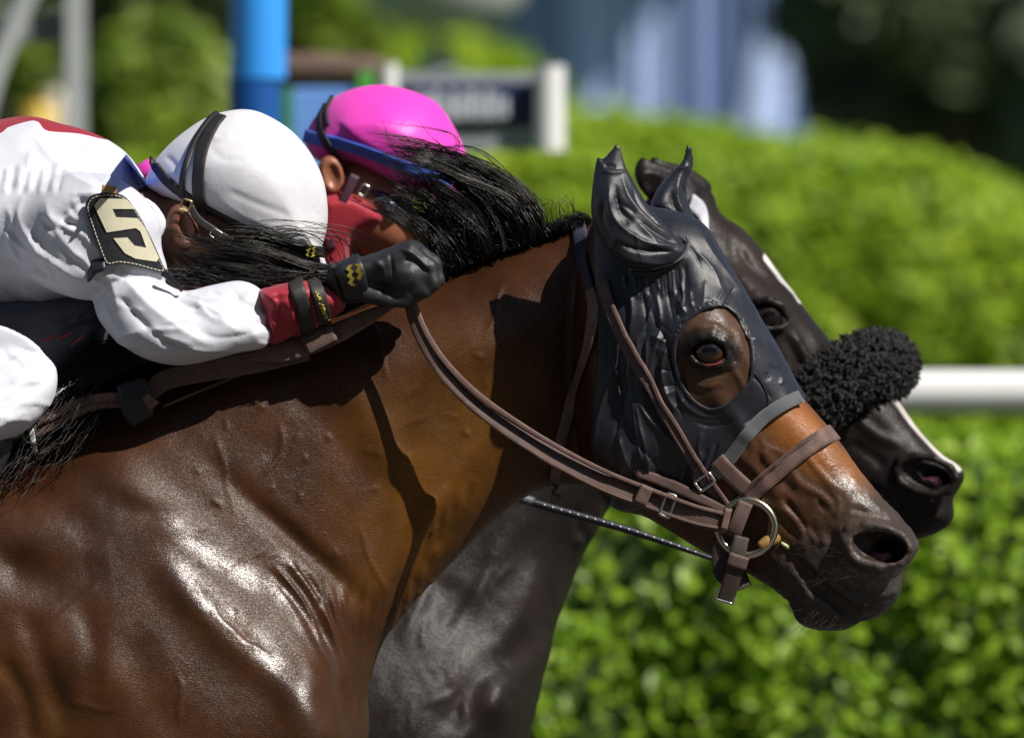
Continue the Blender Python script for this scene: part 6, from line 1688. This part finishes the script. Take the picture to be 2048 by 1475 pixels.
# ------------------------------------------------------------------ mane and loose hair
def hair_material(name, col, rough=0.32):
    m, n, l, b = material(name)
    b.inputs['Base Color'].default_value = (*col, 1)
    t = nz(n, l, 25, 3, 0.6, mapping(n, l)); c = np.array(col)
    r = ramp(n, l, t.outputs[0], [(0.3, (*(c * .6), 1)), (0.7, (*(c * 1.6), 1))]); l.new(r.outputs[0], b.inputs['Base Color'])
    b.inputs['Roughness'].default_value = rough
    b.inputs['Specular IOR Level'].default_value = 0.5
    return m
M_HAIR = hair_material('black_mane_hair', (0.011, 0.009, 0.008), 0.4)
CREST = catmull([(30, 832), (200, 722), (400, 636), (600, 586), (800, 556), (880, 542), (1000, 498), (1090, 468), (1180, 436)], step=4)
def crest_v(u): return np.interp(u, CREST[:, 0], CREST[:, 1])
def strand_set(name, n, gen, rad, rng, npts=14, parent=None, jit=3.0, frame=NEAR, sides=3, mat=None):
    P = []
    for _ in range(n):
        P.append(catmull(np.array(gen(rng)), n=npts))
    P = np.array(P)
    t = np.linspace(0, 1, npts)
    for k_ in (1, 2.3):
        ph = rng.random((n, 1, 3)) * 6.28
        P += jit / k_ * t[None, :, None] * np.sin(ph + t[None, :, None] * 6 * k_)
    R = rad * rng.uniform(0.6, 1.25, (n, 1)) * np.interp(t, [0, .15, .7, 1], [1, 1, .75, .15])[None]
    V, F = tubes(P, R, sides)
    o = mesh_obj(name, frame.w(V), flipq(F), mat or M_HAIR, parent); o['kind'] = 'stuff'
    return o
rg = np.random.default_rng(5)
U_ = lambda r, a, b: r.uniform(a, b)
# the flying tuft over the crest, blown back over the far rider's helmet: locks of many hairs
INNER = np.array([(876, 548), (862, 512), (842, 474), (806, 446), (768, 424), (736, 410)], float)
OUTER = np.array([(1082, 472), (1074, 428), (1034, 372), (956, 318), (868, 282), (776, 260)], float)
def make_locks(n, rng):
    L = []
    for i in range(n):
        h = rng.random()
        p = INNER * (1 - h) + OUTER * h
        p[0, 1] = crest_v(p[0, 0]) + 6
        sw = rng.normal(0, 1, 6) * [0, 4, 9, 13, 18, 24]; sv = rng.normal(0, 1, 6) * [0, 3, 8, 11, 16, 22]
        p[:, 0] += sw; p[:, 1] += np.abs(sv) * np.where(h > .8, 1, np.sign(sv))
        w_ = rng.uniform(-44, 50); ww = np.array([.6, .9, 1, 1.2, 1.4, 1.6]) * w_ + rng.normal(0, 1, 6) * [0, 4, 8, 12, 16, 20]
        L.append((np.column_stack([p, ww]), rng.uniform(0.5, 1.0) if h < .75 else rng.uniform(0.8, 1.05), rng.uniform(4, 10)))
    return L
def lock_hairs(locks, per, rng, npts=16):
    out = []
    for p, f, spread in locks:
        C = catmull(p, n=60)
        for _ in range(per):
            g = f * rng.uniform(0.7, 1.08)
            t = np.linspace(0, min(g, 1), npts)
            q = np.stack([np.interp(t, np.linspace(0, 1, 60), C[:, i]) for i in range(3)], 1)
            o = rng.normal(0, 1, 3) * spread
            o2 = rng.normal(0, 1, 3) * spread * 0.5
            s_ = np.linspace(0, 1, npts)[:, None]
            q = q + o * (1.0 - 0.55 * s_) * np.minimum(1, 0.5 + s_ * 3) + o2 * np.sin(s_ * 3.14 * rng.uniform(0.8, 1.6))
            out.append(q)
    return np.array(out)
def hair_obj(name, P, rad, rng, parent, frame=NEAR, mat=None):
    n, npts, _ = P.shape
    t = np.linspace(0, 1, npts)
    R = rad * rng.uniform(0.6, 1.25, (n, 1)) * np.interp(t, [0, .1, .6, 1], [1, 1, .8, .2])[None]
    V, F = tubes(P, R, 3)
    o = mesh_obj(name, frame.w(V), flipq(F), mat or M_HAIR, parent); o['kind'] = 'stuff'
    return o
hair_obj('mane', lock_hairs(make_locks(64, rg), 26, rg), 0.95, rg, bay_root)
LL = make_locks(90, rg); LL = [(p, f * .5, s_ * 1.4) for p, f, s_ in LL]
hair_obj('mane', lock_hairs(LL, 22, rg), 1.2, rg, bay_root)
def fan_locks(n, rng):
    L = []
    for i in range(n):
        a = rng.random()
        r0 = np.array([rng.uniform(640, 830), 0.0]); r0[1] = crest_v(r0[0]) - 2
        tip = np.array([rng.uniform(318, 420), 0.0]); tip[1] = 446 + (tip[0] - 330) * .36 + (580 - 446 - (tip[0] - 330) * .36) * a
        neck = np.array([rng.uniform(600, 650), 536 + 22 * a + rng.normal(0, 4)])
        m1 = neck * .6 + tip * .4 + [0, rng.normal(0, 5) - 6 * (1 - a)]; m2 = neck * .28 + tip * .72 + [0, rng.normal(0, 7)]
        w_ = rng.uniform(150, 186)
        L.append((np.array([(*r0, 40), (*neck, w_ - 25), (*m1, w_), (*m2, w_ + rng.normal(0, 5)), (*tip, w_ + rng.normal(0, 8))]), rng.uniform(.65, 1.0), rng.uniform(4, 8)))
    return L
WL = []
for i in range(26):       # thin wisps lifting over the pink cap
    h = rg.uniform(0.35, 1.0); p = INNER * (1 - h) + OUTER * h
    p[:, 0] += rg.normal(0, 1, 6) * [0, 4, 10, 16, 24, 34]; p[:, 1] += rg.normal(0, 1, 6) * [0, 3, 8, 12, 16, 22] - np.array([0, 0, 4, 8, 12, 10])
    WL.append((np.column_stack([p, rg.uniform(-30, 60) + np.zeros(6)]), rg.uniform(0.95, 1.05), rg.uniform(2, 5)))
hair_obj('mane', lock_hairs(WL, 8, rg), 0.8, rg, bay_root)
hair_obj('mane', lock_hairs(fan_locks(80, rg), 30, rg), 1.05, rg, bay_root)
def face_hair2(r):    # fuzzy dark hair along the top of the sleeve
    u = U_(r, 360, 680); v = 572 + U_(r, -14, 10)
    L = U_(r, 40, 120)
    return [(u, v, U_(r, 120, 175)), (u - L * .4, v - U_(r, 5, 26), U_(r, 130, 185)), (u - L, v - U_(r, 0, 50), U_(r, 130, 190))]
strand_set('mane', 700, face_hair2, 1.0, rg, parent=bay_root, jit=3)
def stray(r):
    u = U_(r, 600, 780); v = crest_v(u)
    a = U_(r, 0, 1)
    return [(u, v, 60), (u - 30, v - 60 - 50 * a, 120), (u - 110 - 60 * a, v - 90 - 40 * a, 165), (u - 190 - 50 * a, v - 60 - 30 * r.random(), 172)]
strand_set('mane', 40, stray, 0.9, rg, parent=bay_root, jit=4)
def withers(r):       # dark mane lying on the neck under the arm
    u = 60 + 580 * r.random() ** 0.75; v = crest_v(u) - 4
    L = U_(r, 50, 150) * (0.55 if u < 230 else 1); d = U_(r, 0.1, 1.0) * (0.6 if u < 230 else 1)
    bw = 150 + 40 * d + (1 - u / 640) * 40
    return [(u, v, U_(r, -20, 40)), (u - L * .25, v + 26 * d - 8, 84 + 30 * d), (u - L * .6, v + 70 * d, bw * .9), (u - L, v + L * d * .75 + 10, bw + 8)]
strand_set('mane', 2600, withers, 1.3, rg, parent=bay_root, jit=5)
def knee_hair(r):
    u = U_(r, 60, 250); v = crest_v(u) + U_(r, 0, 120)
    L = U_(r, 70, 150)
    return [(u, v, U_(r, 120, 190)), (u - L * .3, v + 30, U_(r, 190, 225)), (u - L * .7, v + 60 + 50 * r.random(), U_(r, 200, 260)), (u - L, v + 60 + 70 * r.random(), U_(r, 205, 290))]
strand_set('mane', 110, knee_hair, 0.9, rg, parent=bay_root, jit=6)
def roach(r):         # short upright hair along the crest
    u = U_(r, 850, 1186); v = crest_v(u) + 8
    L = U_(r, 10, 34)
    return [(u, v, U_(r, -40, 46)), (u - L * .3, v - L * .5, U_(r, -46, 52)), (u - L * .9, v - L * U_(r, .4, .9), U_(r, -50, 56))]
strand_set('mane', 1500, roach, 1.1, rg, npts=6, parent=bay_root, jit=2)
def wisps(r):
    u = U_(r, 1080, 1150); v = crest_v(u) + 4
    return [(u, v, U_(r, -20, 20)), (u + 4, v - 22, 0), (u - 10 + 16 * r.random(), v - 44 - 20 * r.random(), 0), (u + U_(r, -50, 10), v - U_(r, 40, 80), 0)]
strand_set('mane', 22, wisps, 0.9, rg, parent=bay_root, jit=3)
def whisk(r):
    if r.random() < 0.6:
        u = U_(r, 1575, 1700); v = 1200 + (u - 1575) * 0.36 + U_(r, -8, 22)
        a = U_(r, 1.9, 3.0); L = U_(r, 25, 75)
    else:
        u = U_(r, 1600, 1720); v = 1040 + U_(r, 0, 110); a = U_(r, 2.6, 3.6); L = U_(r, 20, 50)
    p, n_ = bay_head_surf.at(u, v)
    q = p + n_ * 8
    return [tuple(p), tuple(q), (q[0] + math.cos(a) * L * .5, q[1] + math.sin(a) * L * .5 + 3, q[2] + 10), (q[0] + math.cos(a) * L, q[1] + math.sin(a) * L + 6, q[2] + 14)]
strand_set('whisker', 46, whisk, 0.34, rg, npts=8, parent=bay_root, jit=1.5, mat=hair_material('whisker_hair', (0.02, 0.017, 0.015), 0.6))
print('hair', time.time() - T_START)
